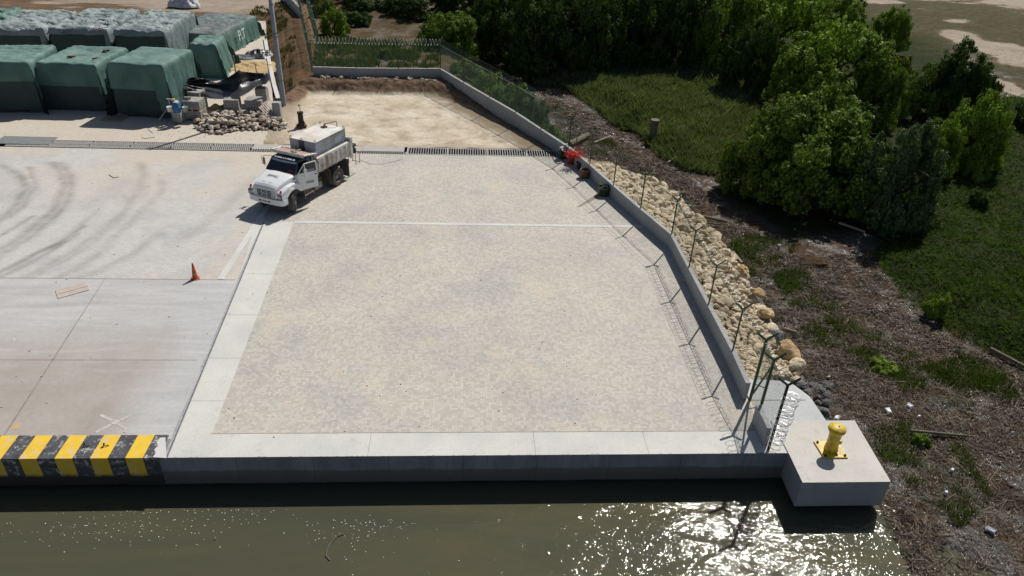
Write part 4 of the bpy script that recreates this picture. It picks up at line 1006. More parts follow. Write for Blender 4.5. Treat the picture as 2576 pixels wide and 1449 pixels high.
m = MB(); m.tube([D(.18, 1.80, .05), D(.28, 1.78, .32), D(.30, 2.25, .32), D(.38, 2.40, .05)], .014, 6); m.box(D(.30, 2.02, .33), (.05, .20, .38), rz=math.atan2(dn.y, dn.x)+.5); mr = m.build('mirror', m_plate, door, bevel=.01)
# right-hand mirror loop
m = MB(); m.tube([(3.15, -.95, 1.9), (3.1, -1.35, 1.85), (3.08, -1.38, 2.35), (3.05, -1.36, 2.42), (2.95, -.85, 2.45)], .014, 6); m.tube([(3.1, -1.35, 1.9), (3.1, -1.52, 1.92), (3.1, -1.52, 2.38), (3.08, -1.36, 2.40)], .012, 6); m.box((3.08, -1.40, 2.12), (.04, .14, .36)); P('mirror', m, m_rim)
# plate lettering on the hood, readable from the cab
def hz(x): return 1.90+.05-(x-3.44)*.185
o1, o2 = Vector((3.95, .28, hz(3.95)-.005)), Vector((4.25, .28, hz(4.25)-.02)); hup = (o2-o1).normalized()
cz = Vector((4.08, -.05, hz(4.08)+.035)); m = MB(); rgt = Vector((0, -1, 0)); q = [cz+rgt*a*.36+hup*b*.12 for a, b in ((-1, -1), (1, -1), (1, 1), (-1, 1))]; m.quad(*q); P('hood_plate', m, m_plate)
put_text('hood_lettering', 'TVA-537', .155, cz+Vector((0, 0, .008)), rgt, hup, m_ink, tk, bold=True)
for y in (-.2, .2):
    m = MB(); m.box((4.62, y, hz(4.62)-.01), (.03, .16, .02), ry=.19); P('hood_vent', m, m_tank)
m = MB(); m.box((3.62, .93, 1.72), (.24, .012, .05), rz=-.18); P('side_badge', m, m_black)
# steps, fuel tank
m = MB(); m.bb(2.35, 3.15, .62, 1.08, .45, .88); P('fuel_tank', m, m_chass, bevel=.05)
m = MB(); m.bb(1.45, 2.1, .7, 1.05, .5, .85); m.bb(2.3, 3.1, .95, 1.13, .55, .6); m.bb(2.3, 2.36, 1.05, 1.12, .4, .6); m.bb(3.05, 3.1, 1.05, 1.12, .4, .6); P('step', m, m_rim, bevel=.01)
m = MB(); m.bb(1.4, 2.9, -1.05, -.65, .45, .9); P('battery_box', m, m_chass, bevel=.03)
# dump body
m = MB()
BX0, BX1 = -1.42, 1.78
sec_ = [(-1.12, 2.22), (-1.12, 1.62), (-1.02, 1.40), (-.85, 1.28), (.85, 1.28), (1.02, 1.40), (1.12, 1.62), (1.12, 2.22)]
inn = [(1.06, 2.22), (1.06, 1.64), (.97, 1.46), (.82, 1.36), (-.82, 1.36), (-.97, 1.46), (-1.06, 1.64), (-1.06, 2.22)]
full = sec_+inn; n = len(full)
m.add([(BX0, y, z) for y, z in full]+[(BX1, y, z) for y, z in full], [(i_, (i_+1) % n, n+(i_+1) % n, n+i_) for i_ in range(n)]+[tuple(range(n)), tuple(reversed(range(n, 2*n)))])
m.bb(BX1, BX1+.06, -1.12, 1.12, 1.3, 2.55); body = P('dump_body', m, m_bodyw, bevel=.008)
for s in (-1, 1):
    for i_ in range(8):
        m = MB(); x = BX0+.10+i_*(BX1-BX0-.16)/7
        m.xprism([(x-.04, 1.66), (x+.04, 1.66), (x+.04, 2.16), (x-.04, 2.16)], 1.11*s, 1.20*s)
        m.add([(x-.04, 1.11*s, 1.70), (x+.04, 1.11*s, 1.70), (x-.04, 1.19*s, 1.66), (x+.04, 1.19*s, 1.66), (x-.04, 1.08*s, 1.38), (x+.04, 1.08*s, 1.38), (x-.04, .84*s, 1.24), (x+.04, .84*s, 1.24)], [(2, 3, 5, 4), (4, 5, 7, 6), (0, 2, 4, 6), (1, 3, 5, 7)])
        m.build('body_rib', m_bodyw, body, bevel=.006)
m = MB()
for s in (-1, 1): m.bb(BX0-.05, BX1+.06, 1.04*s-.05, 1.04*s+.13*s if s > 0 else 1.04*s+.05, 2.16, 2.28) if s > 0 else m.bb(BX0-.05, BX1+.06, -1.19, -1.0, 2.16, 2.28)
m.build('top_rail', m_bodyw, body, bevel=.01)
m = MB(); m.bb(BX0-.08, BX0, -1.10, 1.10, 1.30, 2.45); m.bb(BX0-.10, BX0+.10, 1.06, 1.19, 1.25, 2.50); m.bb(BX0-.10, BX0+.10, -1.19, -1.06, 1.25, 2.50); m.build('tailgate', m_bodyw, body, bevel=.01)
m = MB()
for i_, x in enumerate((1.25, .35, -.55)): m.box((x, 1.205, 1.80), (.20, .012, .025))
m.build('reflective_strip', m_redlamp, body)
for s in (-1, 1): m = MB(); m.bb(-1.05, -1.02, s*.5, s*1.15, .22, 1.28) if s > 0 else m.bb(-1.05, -1.02, -1.15, -.5, .22, 1.28); P('mud_flap', m, m_tyre)
for y in (.48, -1.14): m = MB(); m.bb(.72, .76, y, y+.66, .35, 1.28); P('front_mud_flap', m, m_chass)
# cab shield
m = MB(); SX0, SX1 = 1.80, 2.78
m.add([(SX0, -1.10, 2.48), (SX1, -1.0, 2.66), (SX1, 1.0, 2.66), (SX0, 1.10, 2.48), (SX0, -1.10, 2.53), (SX1, -1.0, 2.70), (SX1, 1.0, 2.70), (SX0, 1.10, 2.53)], [(0, 1, 2, 3), (7, 6, 5, 4), (0, 4, 5, 1), (1, 5, 6, 2), (2, 6, 7, 3), (3, 7, 4, 0)])
m.box((2.79, 0, 2.69), (.05, 2.06, .18)); m.tube([(SX0, -1.1, 2.55), (SX1, -1.02, 2.73)], .06, 6); m.tube([(SX0, 1.1, 2.55), (SX1, 1.02, 2.73)], .06, 6)
m.xprism([(1.80, 2.2), (2.0, 2.52), (1.80, 2.52)], 1.02, 1.10); m.xprism([(1.80, 2.2), (2.0, 2.52), (1.80, 2.52)], -1.10, -1.02)
sh = P('cab_shield', m, m_bodyw, bevel=.01)
m = MB(); m.add([(1.9, -.98, 2.56), (2.7, -.93, 2.70), (2.7, -.1, 2.70), (1.9, -.1, 2.56)], [(0, 1, 2, 3)]); m.add([(1.9, .98, 2.56), (2.7, .93, 2.70), (2.7, .35, 2.70), (1.9, .35, 2.56)], [(3, 2, 1, 0)]); m.build('shield_panel', m_pinkish, sh)
m = MB()
for x, y, a in ((2.3, -.02, .3), (2.45, .18, 1.2), (2.15, .22, .1)): m.box((x, y, 2.70), (.5, .06, .06), rz=a, ry=-.17)
tag(m.build('loose_timber', m_wood, loc=None), 'short timbers lying on the shield above the truck cab', 'timber').matrix_world = Matrix.Translation(tk.location) @ Matrix.Rotation(TZ, 4, 'Z')
# exhaust/pump stand at the rear
m = MB()
for x, y in ((-2.05, .45), (-2.05, .95), (-2.45, .45), (-2.45, .95)): m.tube([(x, y, .55), (x, y, 1.25)], .02, 6)
m.tube([(-1.5, .45, .6), (-2.45, .45, .6), (-2.45, .95, .6), (-1.5, .95, .6)], .02, 6); m.tube([(-1.5, .45, 1.2), (-2.45, .45, 1.2), (-2.45, .95, 1.2), (-1.5, .95, 1.2)], .02, 6)
P('rear_stand', m, m_rim)
m = MB(); m.lathe([(.0, 1.22), (.17, 1.22), (.19, 1.35), (.17, 1.5), (.08, 1.56), (0, 1.56)], 12, (-2.2, .7, 0)); m.box((-2.2, .7, 1.68), (.36, .26, .16)); m.box((-2.13, .88, 1.45), (.12, .12, .22)); P('pump_engine', m, m_black, bevel=.02)
# water tank in the body
TKL = Matrix.Translation(tk.location) @ Matrix.Rotation(TZ, 4, 'Z')
wt = thing('water_tank', 'boxy grey steel water tank with dusty pale top sitting in the truck body', 'tank', tuple(tk.location), TZ)
m = MB(); m.bb(-1.36, 1.46, -.86, .86, 1.37, 3.0); m.build('tank_wall', m_tank, wt, bevel=.015)
m = MB(); m.bb(-1.37, 1.47, -.87, .87, 3.002, 3.02); tt = m.build('tank_top', m_tanktop, wt)
m = MB(); m.bb(-1.362, 1.462, -.864, .864, 2.60, 2.612); m.bb(-.02, 0, .86, .866, 1.6, 3.0); m.bb(-.72, -.7, .86, .866, 2.6, 3.0); m.build('weld_seam', m_rim, wt)
m = MB(); m.bb(1.462, 1.47, -.25, .12, 2.2, 2.99); m.build('dark_panel', m_roof, wt)
m = MB(); m.bb(-1.0, -.3, .866, .870, 2.4, 2.75); m.build('patch_panel', mat('pale_blue_patch', (.38, .44, .52), rough=.5), wt)
for x, y in ((1.40, -.80), (1.40, .80), (-1.30, .80), (-1.30, -.80), (1.43, -.06)):
    m = MB(); m.tube([(x, y+.05*math.cos(t), 3.06+.06*math.sin(t)) for t in [k/10*2*math.pi for k in range(11)]], .016, 6, cap=False); m.build('lifting_lug', m_rust, wt)
m = MB(); m.lathe([(.20, 3.022), (.20, 3.05), (.17, 3.05), (.17, 3.024), (0, 3.024)], 18, (-.86, -.22, 0)); m.build('hatch', m_rust, wt)
m = MB(); m.tube([(-.86, -.22, 3.02), (-.86, -.22, 3.2), (-.95, -.12, 3.24), (-1.15, .12, 3.28), (-1.32, .32, 3.33), (-1.35, .34, 3.02)], .028, 8); m.tube([(-.86, -.2, 3.12), (-.84, -.1, 3.2)], .05, 8); m.build('filler_pipe', m_rim, wt)

# ------------------------------------------------------------------ tarpaulin covered block stacks
def drape(w, d, h, seed, skirt=1.0, wr=.10, flare=.015, pleat=.085, floor=True, res=.13, top_wr=None, sag=.0, ragged=.12, cut=None):
    top_wr = wr if top_wr is None else top_wr
    e = h*skirt; us = np.arange(-w/2-e, w/2+e+1e-6, (w+2*e)/round((w+2*e)/res)); vs_ = np.arange(-d/2-e, d/2+e+1e-6, (d+2*e)/round((d+2*e)/res))
    U, Vv = np.meshgrid(us, vs_, indexing='ij')
    ox = np.maximum(np.abs(U)-w/2, 0); oy = np.maximum(np.abs(Vv)-d/2, 0)
    drop = np.maximum(ox, oy); mn = np.minimum(ox, oy)
    per = np.where(ox > oy, Vv+100, U); s = seed*3.7
    rn = fbm(per*1.0, drop*.25, .8, seed, 3)-.5; fold = np.sin(per*5.2+6*rn+s)*.5+np.sin(per*11.3+9*rn+s)*.3
    k = np.minimum(drop/h, 1.0)
    push = .05+flare*drop+pleat*(fold+.25)*k**.7+.10*(fbm(U, Vv, 1.1, seed+2, 3)-.5)*sstep(0, .3, drop)+.20*mn*(.6+.5*np.sin(mn*9+s))*sstep(0, .2, drop)
    edge = .09*np.exp(-(drop/.12)**1.0)*(drop > 0)
    X = np.sign(U)*(np.minimum(np.abs(U), w/2)+np.where(ox > 0, push-edge, 0)); Y = np.sign(Vv)*(np.minimum(np.abs(Vv), d/2)+np.where(oy > 0, push-edge, 0))
    X = X+np.where(ox == 0, .05*(fbm(U, Vv, .9, seed+7, 2)-.5)*2, 0); Y = Y+np.where(oy == 0, .05*(fbm(Vv, U, .9, seed+9, 2)-.5)*2, 0)
    rid = 1.1-np.abs(2*fbm(U+.5*Vv+1.5*fbm(U, Vv, 2, seed), Vv*1.9, 1.1, seed+4, 4)-1)*3.2-.5*np.abs(2*fbm(U*1.5-.8*Vv, Vv*2.4, .55, seed+14, 2)-1)
    er = np.minimum(w/2-np.abs(U), d/2-np.abs(Vv))
    Z = h-np.where(drop > 0, drop, 0)+np.where(drop <= 0, top_wr*rid*.9-.09*np.exp(-np.maximum(er, 0)/.15)-sag*sstep(0, 1.2, er), top_wr*.9*rid*np.exp(-drop/.2)-.09)
    lim = np.maximum(.02, 0); over = np.maximum(lim-Z, 0); Z = np.maximum(Z, lim+.04*(fbm(U, Vv, .5, seed+5, 2)))
    if floor:
        X = X+np.sign(U)*over*.5*(ox >= oy); Y = Y+np.sign(Vv)*over*.5*(oy > ox)
    nx, ny = U.shape; i, j = np.meshgrid(np.arange(nx-1), np.arange(ny-1), indexing='ij'); a = (i*ny+j).ravel()
    F = np.stack([a, a+ny, a+ny+1, a+1], -1)
    lim_d = e*(1-ragged*vn(per, per*0, 1.1, seed+3)-ragged*.6*vn(per, per*0, .3, seed+6)-(.0 if cut is None else 0))
    if cut is not None: lim_d = np.minimum(lim_d, cut(U, Vv))
    kp = (drop.ravel()[F].max(1) <= lim_d.ravel()[F].mean(1))
    return np.stack([X, Y, Z], -1).reshape(-1, 3), F[kp]
def stack(label, tfl, tfr, tbl, tbr, base, mt_top, mt_net, seed, h=None, group='tarpaulin-covered block stacks', skirt=.45, **kw):
    kw.setdefault('res', .115)
    """tfl,tfr,tbl: pixels of the top corners; base: pixel of a bottom front corner with its top row"""
    if h is None:
        b = at(*base[:2]); h = height_for(b, base[2])
    A, B, C, E = at(*tfl, h), at(*tfr, h), at(*tbl, h), at(*tbr, h)
    ex = (B-A+E-C)/2; w = ex.length; rz = math.atan2(ex.y, ex.x); ey = Vector((-math.sin(rz), math.cos(rz), 0)); d = max(1.0, (C-A+E-B).dot(ey)/2)
    c = (A+B+C+E)/4
    o = thing('covered_stack', label, 'covered stack', (c.x, c.y, 0), rz, group)
    V, F = drape(w-.1, d-.1, h-.06-1.4*kw.get('sag', 0), seed+20, 1.06, .05, .01, .05, res=.16)
    n = npmesh('side_net', V, F, mt_net, True); n.parent = o
    V, F = drape(w, d, h, seed, skirt, **kw)
    t = npmesh('tarpaulin', V, F, mt_top, True); t.parent = o
    return o, w, d, h
o1, *_ = stack('green net-covered block stack, cut off by the left edge, front row', (-60, 156), (67, 156), (-20, 112), (140, 112), (85, 283, 156), m_net, m_netd, 1, skirt=.97, wr=.08, sag=.12, cut=lambda U, V: np.where((U > 2) & (V < 1.0), 2.4, 1.2))
o2, w2, d2, h2 = stack('green net-covered block stack with rusty stains on top, middle of the front row', (104, 156), (246, 161), (166, 112), (311, 117), (97, 276, 156), m_net, m_netd, 2, skirt=.97, wr=.06, sag=.22, cut=lambda U, V: np.where((U > 2) & (V < 1.0), 2.6, 1.55))
o3, *_ = stack('green net-covered block stack at the right end of the front row', (288, 153), (420, 166), (334, 117), (469, 119), (286, 289, 153), m_net, m_netd, 3, skirt=.95, wr=.05, sag=.08, flare=.02, cut=lambda U, V: np.where(U > 1.2, 3.4, 1.75))
o4, *_ = stack('pale crumpled green-covered stack at the left edge of the back row', (-40, 72), (106, 73), (40, 26), (196, 29), None, m_netg, m_netd, 4, h=3.3, skirt=.97, wr=.24, cut=lambda U, V: np.where((U > 2), 3.2, .5))
o5, *_ = stack('grey crumpled net-covered stack with white scraps in a gap, second in the back row', (138, 73), (280, 76), (206, 24), (342, 27), None, m_netg, m_netd, 5, h=3.4, skirt=.97, wr=.26, cut=lambda U, V: np.where((U > 2), 3.2, .32))
o6, *_ = stack('pale grey crumpled net-covered stack, third in the back row', (297, 76), (422, 80), (364, 26), (478, 28), None, m_netg, m_netd, 6, h=3.4, skirt=.97, wr=.24, cut=lambda U, V: np.where((U > 2), 3.2, .4))
o7, w7, d7, h7 = stack('large charcoal and green covered stack with white letters on its side', (442, 83), (573, 88), (497, 29), (620, 38), (580, 148, 88), m_netb, m_net, 7, skirt=.96, wr=.12, pleat=.12, cut=lambda U, V: np.where(U > 1.2, .25, np.where(V > 0, .8, .18)))
o7b = [c for c in o7.children if c.name.startswith('side_net')][0]
o7b.data = o7b.data; V, F = drape(w7-.02, d7-.02, h7-.02, 77, 1.08, .10, .09, .11, res=.13)
bpy.data.objects.remove(o7b); n = npmesh('side_net', V, F, m_net, True); n.parent = o7
put_text('side_lettering', 'P.T', 1.25, (w7/2+.42, -.35, h7*.60), (0, 1, 0), (-.10, 0, 1), m_chalk, o7, bold=True)
o8, *_ = stack('small green-draped stack stepping down in front of the lettered stack', (474, 110), (541, 111), (500, 88), (562, 89), (543, 194, 112), m_net, m_net, 8, skirt=1.15, wr=.12, flare=.16, pleat=.12)
o9, *_ = stack('rounded bright green covered heap at the upper left corner', (-40, 44), (24, 44), (-20, 20), (44, 20), None, m_net, m_net, 9, h=3.6, skirt=.8, wr=.25, flare=.2)
for k, (px, py, o_, zz) in enumerate(((20, 120, o1, 0), (47, 136, o1, 0), (180, 143, o2, 0), (240, 146, o2, 0), (258, 127, o2, 0), (330, 145, o3, 0), (402, 139, o3, 0))):
    pass
m = MB()                                                     # brick weights lying on the tarps
for k, (px, py) in enumerate(((176, 142), (239, 147), (262, 127), (77, 132), (30, 117), (333, 147), (398, 139))):
    p = at(px, py, h2-.10); m = MB(); m.box((0, 0, 0), (.35, .16, .10), rz=k); m.box((.2, .12, -.01), (.22, .14, .08), rz=k*2); o = m.build('brick_weight', m_rust); o.location = p
    tag(o, 'broken red bricks on the '+('green tarp of the middle front stack, %s' % ('near its left edge', 'near its right front', 'near its right rear')[k] if k < 3 else ('tarp of the left front stack, %s one' % ('right', 'left')[k-3] if k < 5 else 'tarp of the right front stack, %s one' % ('left', 'right')[k-5])), 'bricks', 'brick weights on the tarpaulins')
m = MB()
for k in range(26):
    r_ = (rnd.uniform(-.7, .7), rnd.uniform(-.25, .25)); m.box((r_[0], r_[1], .05*rnd.random()), (.35, .25, .04), rz=rnd.uniform(0, 3), rx=rnd.uniform(-.6, .6), ry=rnd.uniform(-.6, .6))
p = at(250, 72, 3.5); o = m.build('plastic_scraps', m_bag); o.location = p; tag(o, 'white plastic scraps caught in the gap between crumpled tarps', 'scraps')
def heap(name, label, cat, p, r, mt, n=200, zh=.5, seed=1, sc=(.5, .35), rot=0):
    """crumpled heap: noisy displaced dome"""
    V = []; F = []; nr, na = 22, 64; g = np.random.RandomState(seed)
    for i_ in range(nr+1):
        for k in range(na):
            t = 2*math.pi*k/na; rr = i_/nr*(1+.35*nz(math.cos(t)*1.5+seed, math.sin(t)*1.5)); x, y = math.cos(t)*rr*r[0], math.sin(t)*rr*r[1]
            z = zh*(1-(i_/nr)**2)*(.75+.6*nz(x*2.2+seed, y*2.2))+.16*zh/.5*abs(nz(x*6, y*6, seed))*(i_ < nr); V.append((x, y, max(z, -.03) if i_ < nr else -.03))
    for i_ in range(nr):
        for k in range(na): F.append((i_*na+k, (i_+1)*na+k, (i_+1)*na+(k+1) % na, i_*na+(k+1) % na))
    o = npmesh(name, V, F, mt, False); o.location = p; o.rotation_euler = (0, 0, rot); return tag(o, label, cat)
heap('crumpled_tarpaulin', 'crumpled charcoal tarpaulin dumped on the slab right of the lettered stack', 'tarpaulin', at(650, 140, 0), (1.6, 1.5), m_blkpl, zh=.55, seed=3)
heap('crumpled_tarpaulin', 'dark tarpaulin trail lying along the foot of the small draped stack', 'tarpaulin', at(598, 147, 0), (2.0, .6), m_netb, zh=.35, seed=5, rot=.0)
heap('black_bag_heap', 'black plastic bags slumped behind the lettered stack', 'bags', at(632, 92, 0), (.7, 1.8), m_blkpl, zh=.5, seed=8)
heap('sand_heap', 'spread yellow sand behind the black plastic canopy', 'sand', at(640, 168, 0), (2.4, 2.3), mat('yellow_sand', (.52, .38, .20), (.42, .30, .16), rough=.95, sc=3, bump=.6, bsc=8), zh=.30, seed=11)
heap('sand_heap', 'small yellow sand heap between the block pallets', 'sand', at(554, 280, 0), (1.1, .9), bpy.data.materials['yellow_sand'], zh=.5, seed=12)
heap('white_sack', 'big crumpled white bulk bag at the top edge behind the stacks', 'sack', at(466, 14, .3), (1.9, 1.3), m_bag, zh=1.5, seed=14)

# ------------------------------------------------------------------ black plastic canopy on sticks
ctrl = [((445, 210), 2.0), ((484, 193), 2.1), ((512, 197), 1.9), ((540, 211), 1.35), ((480, 207), 1.65), ((462, 222), 1.6), ((500, 228), 1.25), ((527, 247), 1.15), ((559, 249), 1.1), ((595, 249), 1.2),
        ((620, 238), 1.25), ((601, 176), 2.9), ((566, 198), 1.9), ((576, 222), 1.3), ((598, 215), 1.6), ((638, 205), 1.5), ((650, 214), 1.45), ((630, 192), 1.75), ((610, 181), 2.55), ((676, 183), 1.8), ((679, 199), 1.7), ((668, 212), 1.5), ((645, 183), 2.1), ((655, 200), 1.35), ((520, 214), 1.30), ((545, 228), 1.15)]
cp = [at(*q, z) for q, z in ctrl]; cen = sum(cp, Vector())/len(cp)
P2 = [Vector((p.x, p.y)) for p in cp]
hull = [(445, 210), (484, 193), (512, 197), (545, 208), (575, 193), (601, 175), (607, 179), (645, 183), (677, 183), (680, 199), (670, 212), (650, 215), (620, 238), (595, 250), (559, 250), (527, 248), (462, 222)]
hz_ = [2.0, 2.1, 1.9, 1.5, 2.1, 2.9, 2.6, 2.1, 1.8, 1.7, 1.5, 1.45, 1.25, 1.2, 1.1, 1.15, 1.6]
HP = [at(*q, z) for q, z in zip(hull, hz_)]
gx = np.linspace(min(p.x for p in HP), max(p.x for p in HP), 90); gy = np.linspace(min(p.y for p in HP), max(p.y for p in HP), 60)
QX, QY2 = np.meshgrid(np.linspace(444, 681, 130), np.linspace(174, 251, 80), indexing='ij')
C_ = np.array([(q[0], q[1], z) for q, z in list(zip(hull, hz_))+ctrl]); n_ = len(C_)
tps = lambda r2: np.where(r2 > 1e-12, r2*np.log(np.maximum(r2, 1e-12)), 0)/1e4
K_ = tps((C_[:, None, 0]-C_[None, :, 0])**2+(C_[:, None, 1]-C_[None, :, 1])**2)+.03*np.eye(n_); Q_ = np.c_[np.ones(n_), C_[:, :2]]
sol = np.linalg.solve(np.block([[K_, Q_], [Q_.T, np.zeros((3, 3))]]), np.r_[C_[:, 2], 0, 0, 0])
GZ = sol[n_]+sol[n_+1]*QX+sol[n_+2]*QY2
for w_, c_ in zip(sol[:n_], C_): GZ = GZ+w_*tps((QX-c_[0])**2+(QY2-c_[1])**2)
an_ = np.arctan2(QY2-209, QX-440); rr_ = QX-444
GZ = GZ+.045*np.sin(an_*38+2*fbm(QX, QY2, 40, 5))*sstep(3, 40, rr_)*sstep(190, 90, rr_)+.05*(fbm(QX, QY2*2, 26, 4)-.5)
t_ = np.array([[at(x_, y_, z_)[:] for x_, y_, z_ in zip(r1, r2, r3)] for r1, r2, r3 in zip(QX, QY2, GZ)]); GX, GY = t_[..., 0], t_[..., 1]
msk = inpoly(QX, QY2, hull); nx, ny = GX.shape; i, j = np.meshgrid(np.arange(nx-1), np.arange(ny-1), indexing='ij'); a = (i*ny+j).ravel(); F = np.stack([a, a+ny, a+ny+1, a+1], -1); F = F[msk.ravel()[F].all(1)]
cn = thing('plastic_canopy', 'shiny black plastic sheet propped on sticks over the block pallets', 'canopy', (cen.x, cen.y, 0))
V = np.stack([GX-cen.x, GY-cen.y, GZ], -1).reshape(-1, 3); sh_ = npmesh('plastic_sheet', V, F, m_blkpl, True); sh_.parent = cn
so_ = sh_.modifiers.new('thick', 'SOLIDIFY'); so_.thickness = .01
for (q, z, r) in (((600, 232), 2.8, .05), ((650, 222), 1.9, .04), ((655, 235), 1.7, .03), ((678, 205), 1.7, .03), ((445, 232), 2.0, .03)):
    p = at(*q, 0); m = MB(); m.tube([p, p+Vector((.03, 0, z))], r, 6); m.build('prop_stick', m_wood, cn, local=False)

# ------------------------------------------------------------------ pallets of blocks
m_pal = m_wood
def blocks(label, tfl, tfr, tbl, base, tiers=1, h=None, group='pallets of concrete blocks', extra=None):
    b = at(*base[:2]); h = h or height_for(b, base[2])
    A, B, C = at(*tfl, h), at(*tfr, h), at(*tbl, h); ex = B-A; rz = math.atan2(ex.y, ex.x); ey = Vector((-math.sin(rz), math.cos(rz), 0)); w = ex.length; d = max(.9, (C-A).dot(ey)); c = A+ex/2+ey*d/2
    o = thing('block_pallet', label, 'block pallet', (c.x, c.y, 0), rz, group)
    th = h/tiers; rg = random.Random(int(tfl[0]*7))
    for t in range(tiers):
        z0 = t*th; m = MB()
        for k in (-1, 0, 1): m.box((k*w*.42, 0, z0+.05), (.09, d, .09))
        for k in range(6): m.box((0, (k/5-.5)*(d-.1), z0+.105), (w, .09, .02))
        m.build('wooden_pallet', m_wood2 if (t == 1) else m_pal, o)
        m = MB(); nh = max(3, int(round((th-.13)/.19))); bh = (th-.125)/nh; nx_ = int(round(w/.42)); ny_ = int(round(d/.42))
        for a_ in range(nh):
            for i_ in range(nx_):
                for j_ in range(ny_):
                    if 0 < i_ < nx_-1 and 0 < j_ < ny_-1 and a_ < nh-1: continue
                    if a_ == nh-1 and rg.random() < .03: continue
                    m.box(((i_+.5)/nx_*w-w/2+rg.uniform(-.008, .008), (j_+.5)/ny_*d-d/2+rg.uniform(-.008, .008), z0+.125+(a_+.5)*bh), (w/nx_-.014, d/ny_-.014, bh-.008))
        m.build('concrete_blocks', m_bloc, o)
    return o, w, d, h
bk1, *_ = blocks('double tier of concrete blocks on pallets beside the blue drum', (457, 254), (499, 256), (467, 242), (500, 305, 256), 2)
blocks('squat cube of grey concrete blocks in the middle behind the rubble', (560, 252), (598, 252), (569, 241), (598, 292, 252), 1)
blocks('cube of grey concrete blocks next to the leaning wooden pallets', (613, 252), (655, 254), (626, 241), (656, 292, 254), 1)
blocks('block pallet half hidden under the left end of the black canopy', (468, 231), (500, 234), (472, 222), (470, 262, 231), 1, h=1.3)
blocks('block pallet under the right corner of the black canopy', (640, 224), (668, 224), (652, 213), (660, 245, 224), 1, h=1.1)
blocks('low open block pile behind the tool frame beside the blue drum', (431, 281), (452, 282), (436, 274), (440, 305, 281), 1, h=.85)
cl_ = at(700, 296, 0); m = MB(); m.box((0, 0, .55), (.55, .55, 1.1)); m.box((0, 0, 1.12), (.5, .5, .04)); o = m.build('concrete_stub', m_wall, bevel=.02); o.location = cl_; tag(o, 'short square concrete stub between the rubble and the lamp pole', 'concrete post')
for k, (p, q, lb) in enumerate((((680, 262), (696, 300), 'wooden pallet leaning on the blocks, nearer the rubble'), ((686, 254), (706, 288), 'wooden pallet leaning on the blocks, farther from the rubble'))):
    a, b = at(*p, 1.15-.0*k), at(*q, .12); c = (a+b)/2; d = b-a
    # lying plank frame in the plane spanned by d and the horizontal depth direction
    m = MB(); L = 1.25; Wd = 1.05; ang = math.atan2(1.05, .95)
    for i_ in range(5): m.box((0, (i_/4-.5)*Wd, 0), (L, .10, .022))
    for x in (-.55, 0, .55): m.box((x, 0, -.06), (.07, Wd, .08))
    o = m.build('leaning_pallet', m_board); o.location = at(676+9*k, 281-10*k, .55); o.rotation_euler = (0, R_(48), R_(-12)); tag(o, lb, 'pallet', 'pallets leaning on the blocks')
m = MB()
for k in range(9): m.box((k*.16-.64, 0, .10), (.09, 1.3, .02))
for y in (-.55, 0, .55): m.box((0, y, .05), (1.35, .09, .09))
o = m.build('wooden_pallet', m_pal); o.location = at(289, 298, 0); o.rotation_euler = (0, 0, -.1); tag(o, 'wooden pallet lying flat in the shade between two front stacks', 'pallet')
# drums, frame
dp = at(446, 283, .85); 
o = thing('plastic_drum', 'blue plastic drum standing on the low block pile', 'drum', (dp.x, dp.y, .86)); m = MB(); m.lathe([(.24, 0), (.26, .05), (.26, .3), (.275, .32), (.26, .34), (.26, .62), (.22, .70), (0, .70)], 18); m.build('drum_body', m_blue, o, smooth=True); m = MB(); m.lathe([(.20, .70), (.22, .74), (.12, .80), (0, .80)], 14); m.build('lid', m_bag, o)
m = MB(); m.lathe([(.0, .0), (.13, .02), (.16, .06), (.12, .12), (0, .13)], 9); o = m.build('orange_bag', m_wood2, smooth=True); o.location = (dp.x-.12, dp.y, 1.66); tag(o, 'orange yellow bag lying on top of the blue drum', 'bag')
for k, (dx, dy) in enumerate(((-.5, .1), (.52, .12))):
    m = MB(); m.lathe([(.15, 0), (.19, .34), (.20, .35), (.17, .35), (.14, .06), (0, .06)], 14); o = m.build('pail', m_foam if k == 0 else m_tank, smooth=True); o.location = (dp.x+dx, dp.y+dy, .87); tag(o, 'pale pail left of the blue drum' if k == 0 else 'grey pail right of the blue drum', 'pail')
p = at(436, 308, 0); m = MB(); m.tube([(0, 0, 0), (-.02, .05, 1.6)], .035, 6); m.tube([(-.25, -.15, .02), (.25, .15, .02)], .035, 6); m.tube([(-.2, .15, .02), (.2, -.2, .02)], .03, 6); m.box((-.02, .05, 1.62), (.25, .12, .05)); o = m.build('tool_stand', m_tank); o.location = p; tag(o, 'thin pale metal stand on crossed feet in front of the low block pile', 'stand')
p = at(400, 305, .0); m = MB(); m.tube([(0, 0, .05), (.9, .75, 1.2)], .05, 6); o = m.build('leaning_plank', m_board); o.location = p; tag(o, 'pale plank leaning against the right front stack', 'plank')
m = MB(); m.tube([at(513, 293, .25), at(556, 276, .5)], .05, 6); tag(m.build('leaning_plank', m_wood), 'long brown plank lying across the back of the rubble heap', 'plank')
for k in range(2):
    m = MB(); m.box((0, 0, .09), (.2, .12, .18), rz=k); o = m.build('loose_block', m_bloc); o.location = at(468+8*k, 250, height_for(at(500, 305), 256)+.02); tag(o, ('left', 'right')[k]+' loose block on top of the double tier', 'block', 'loose blocks on the double tier')

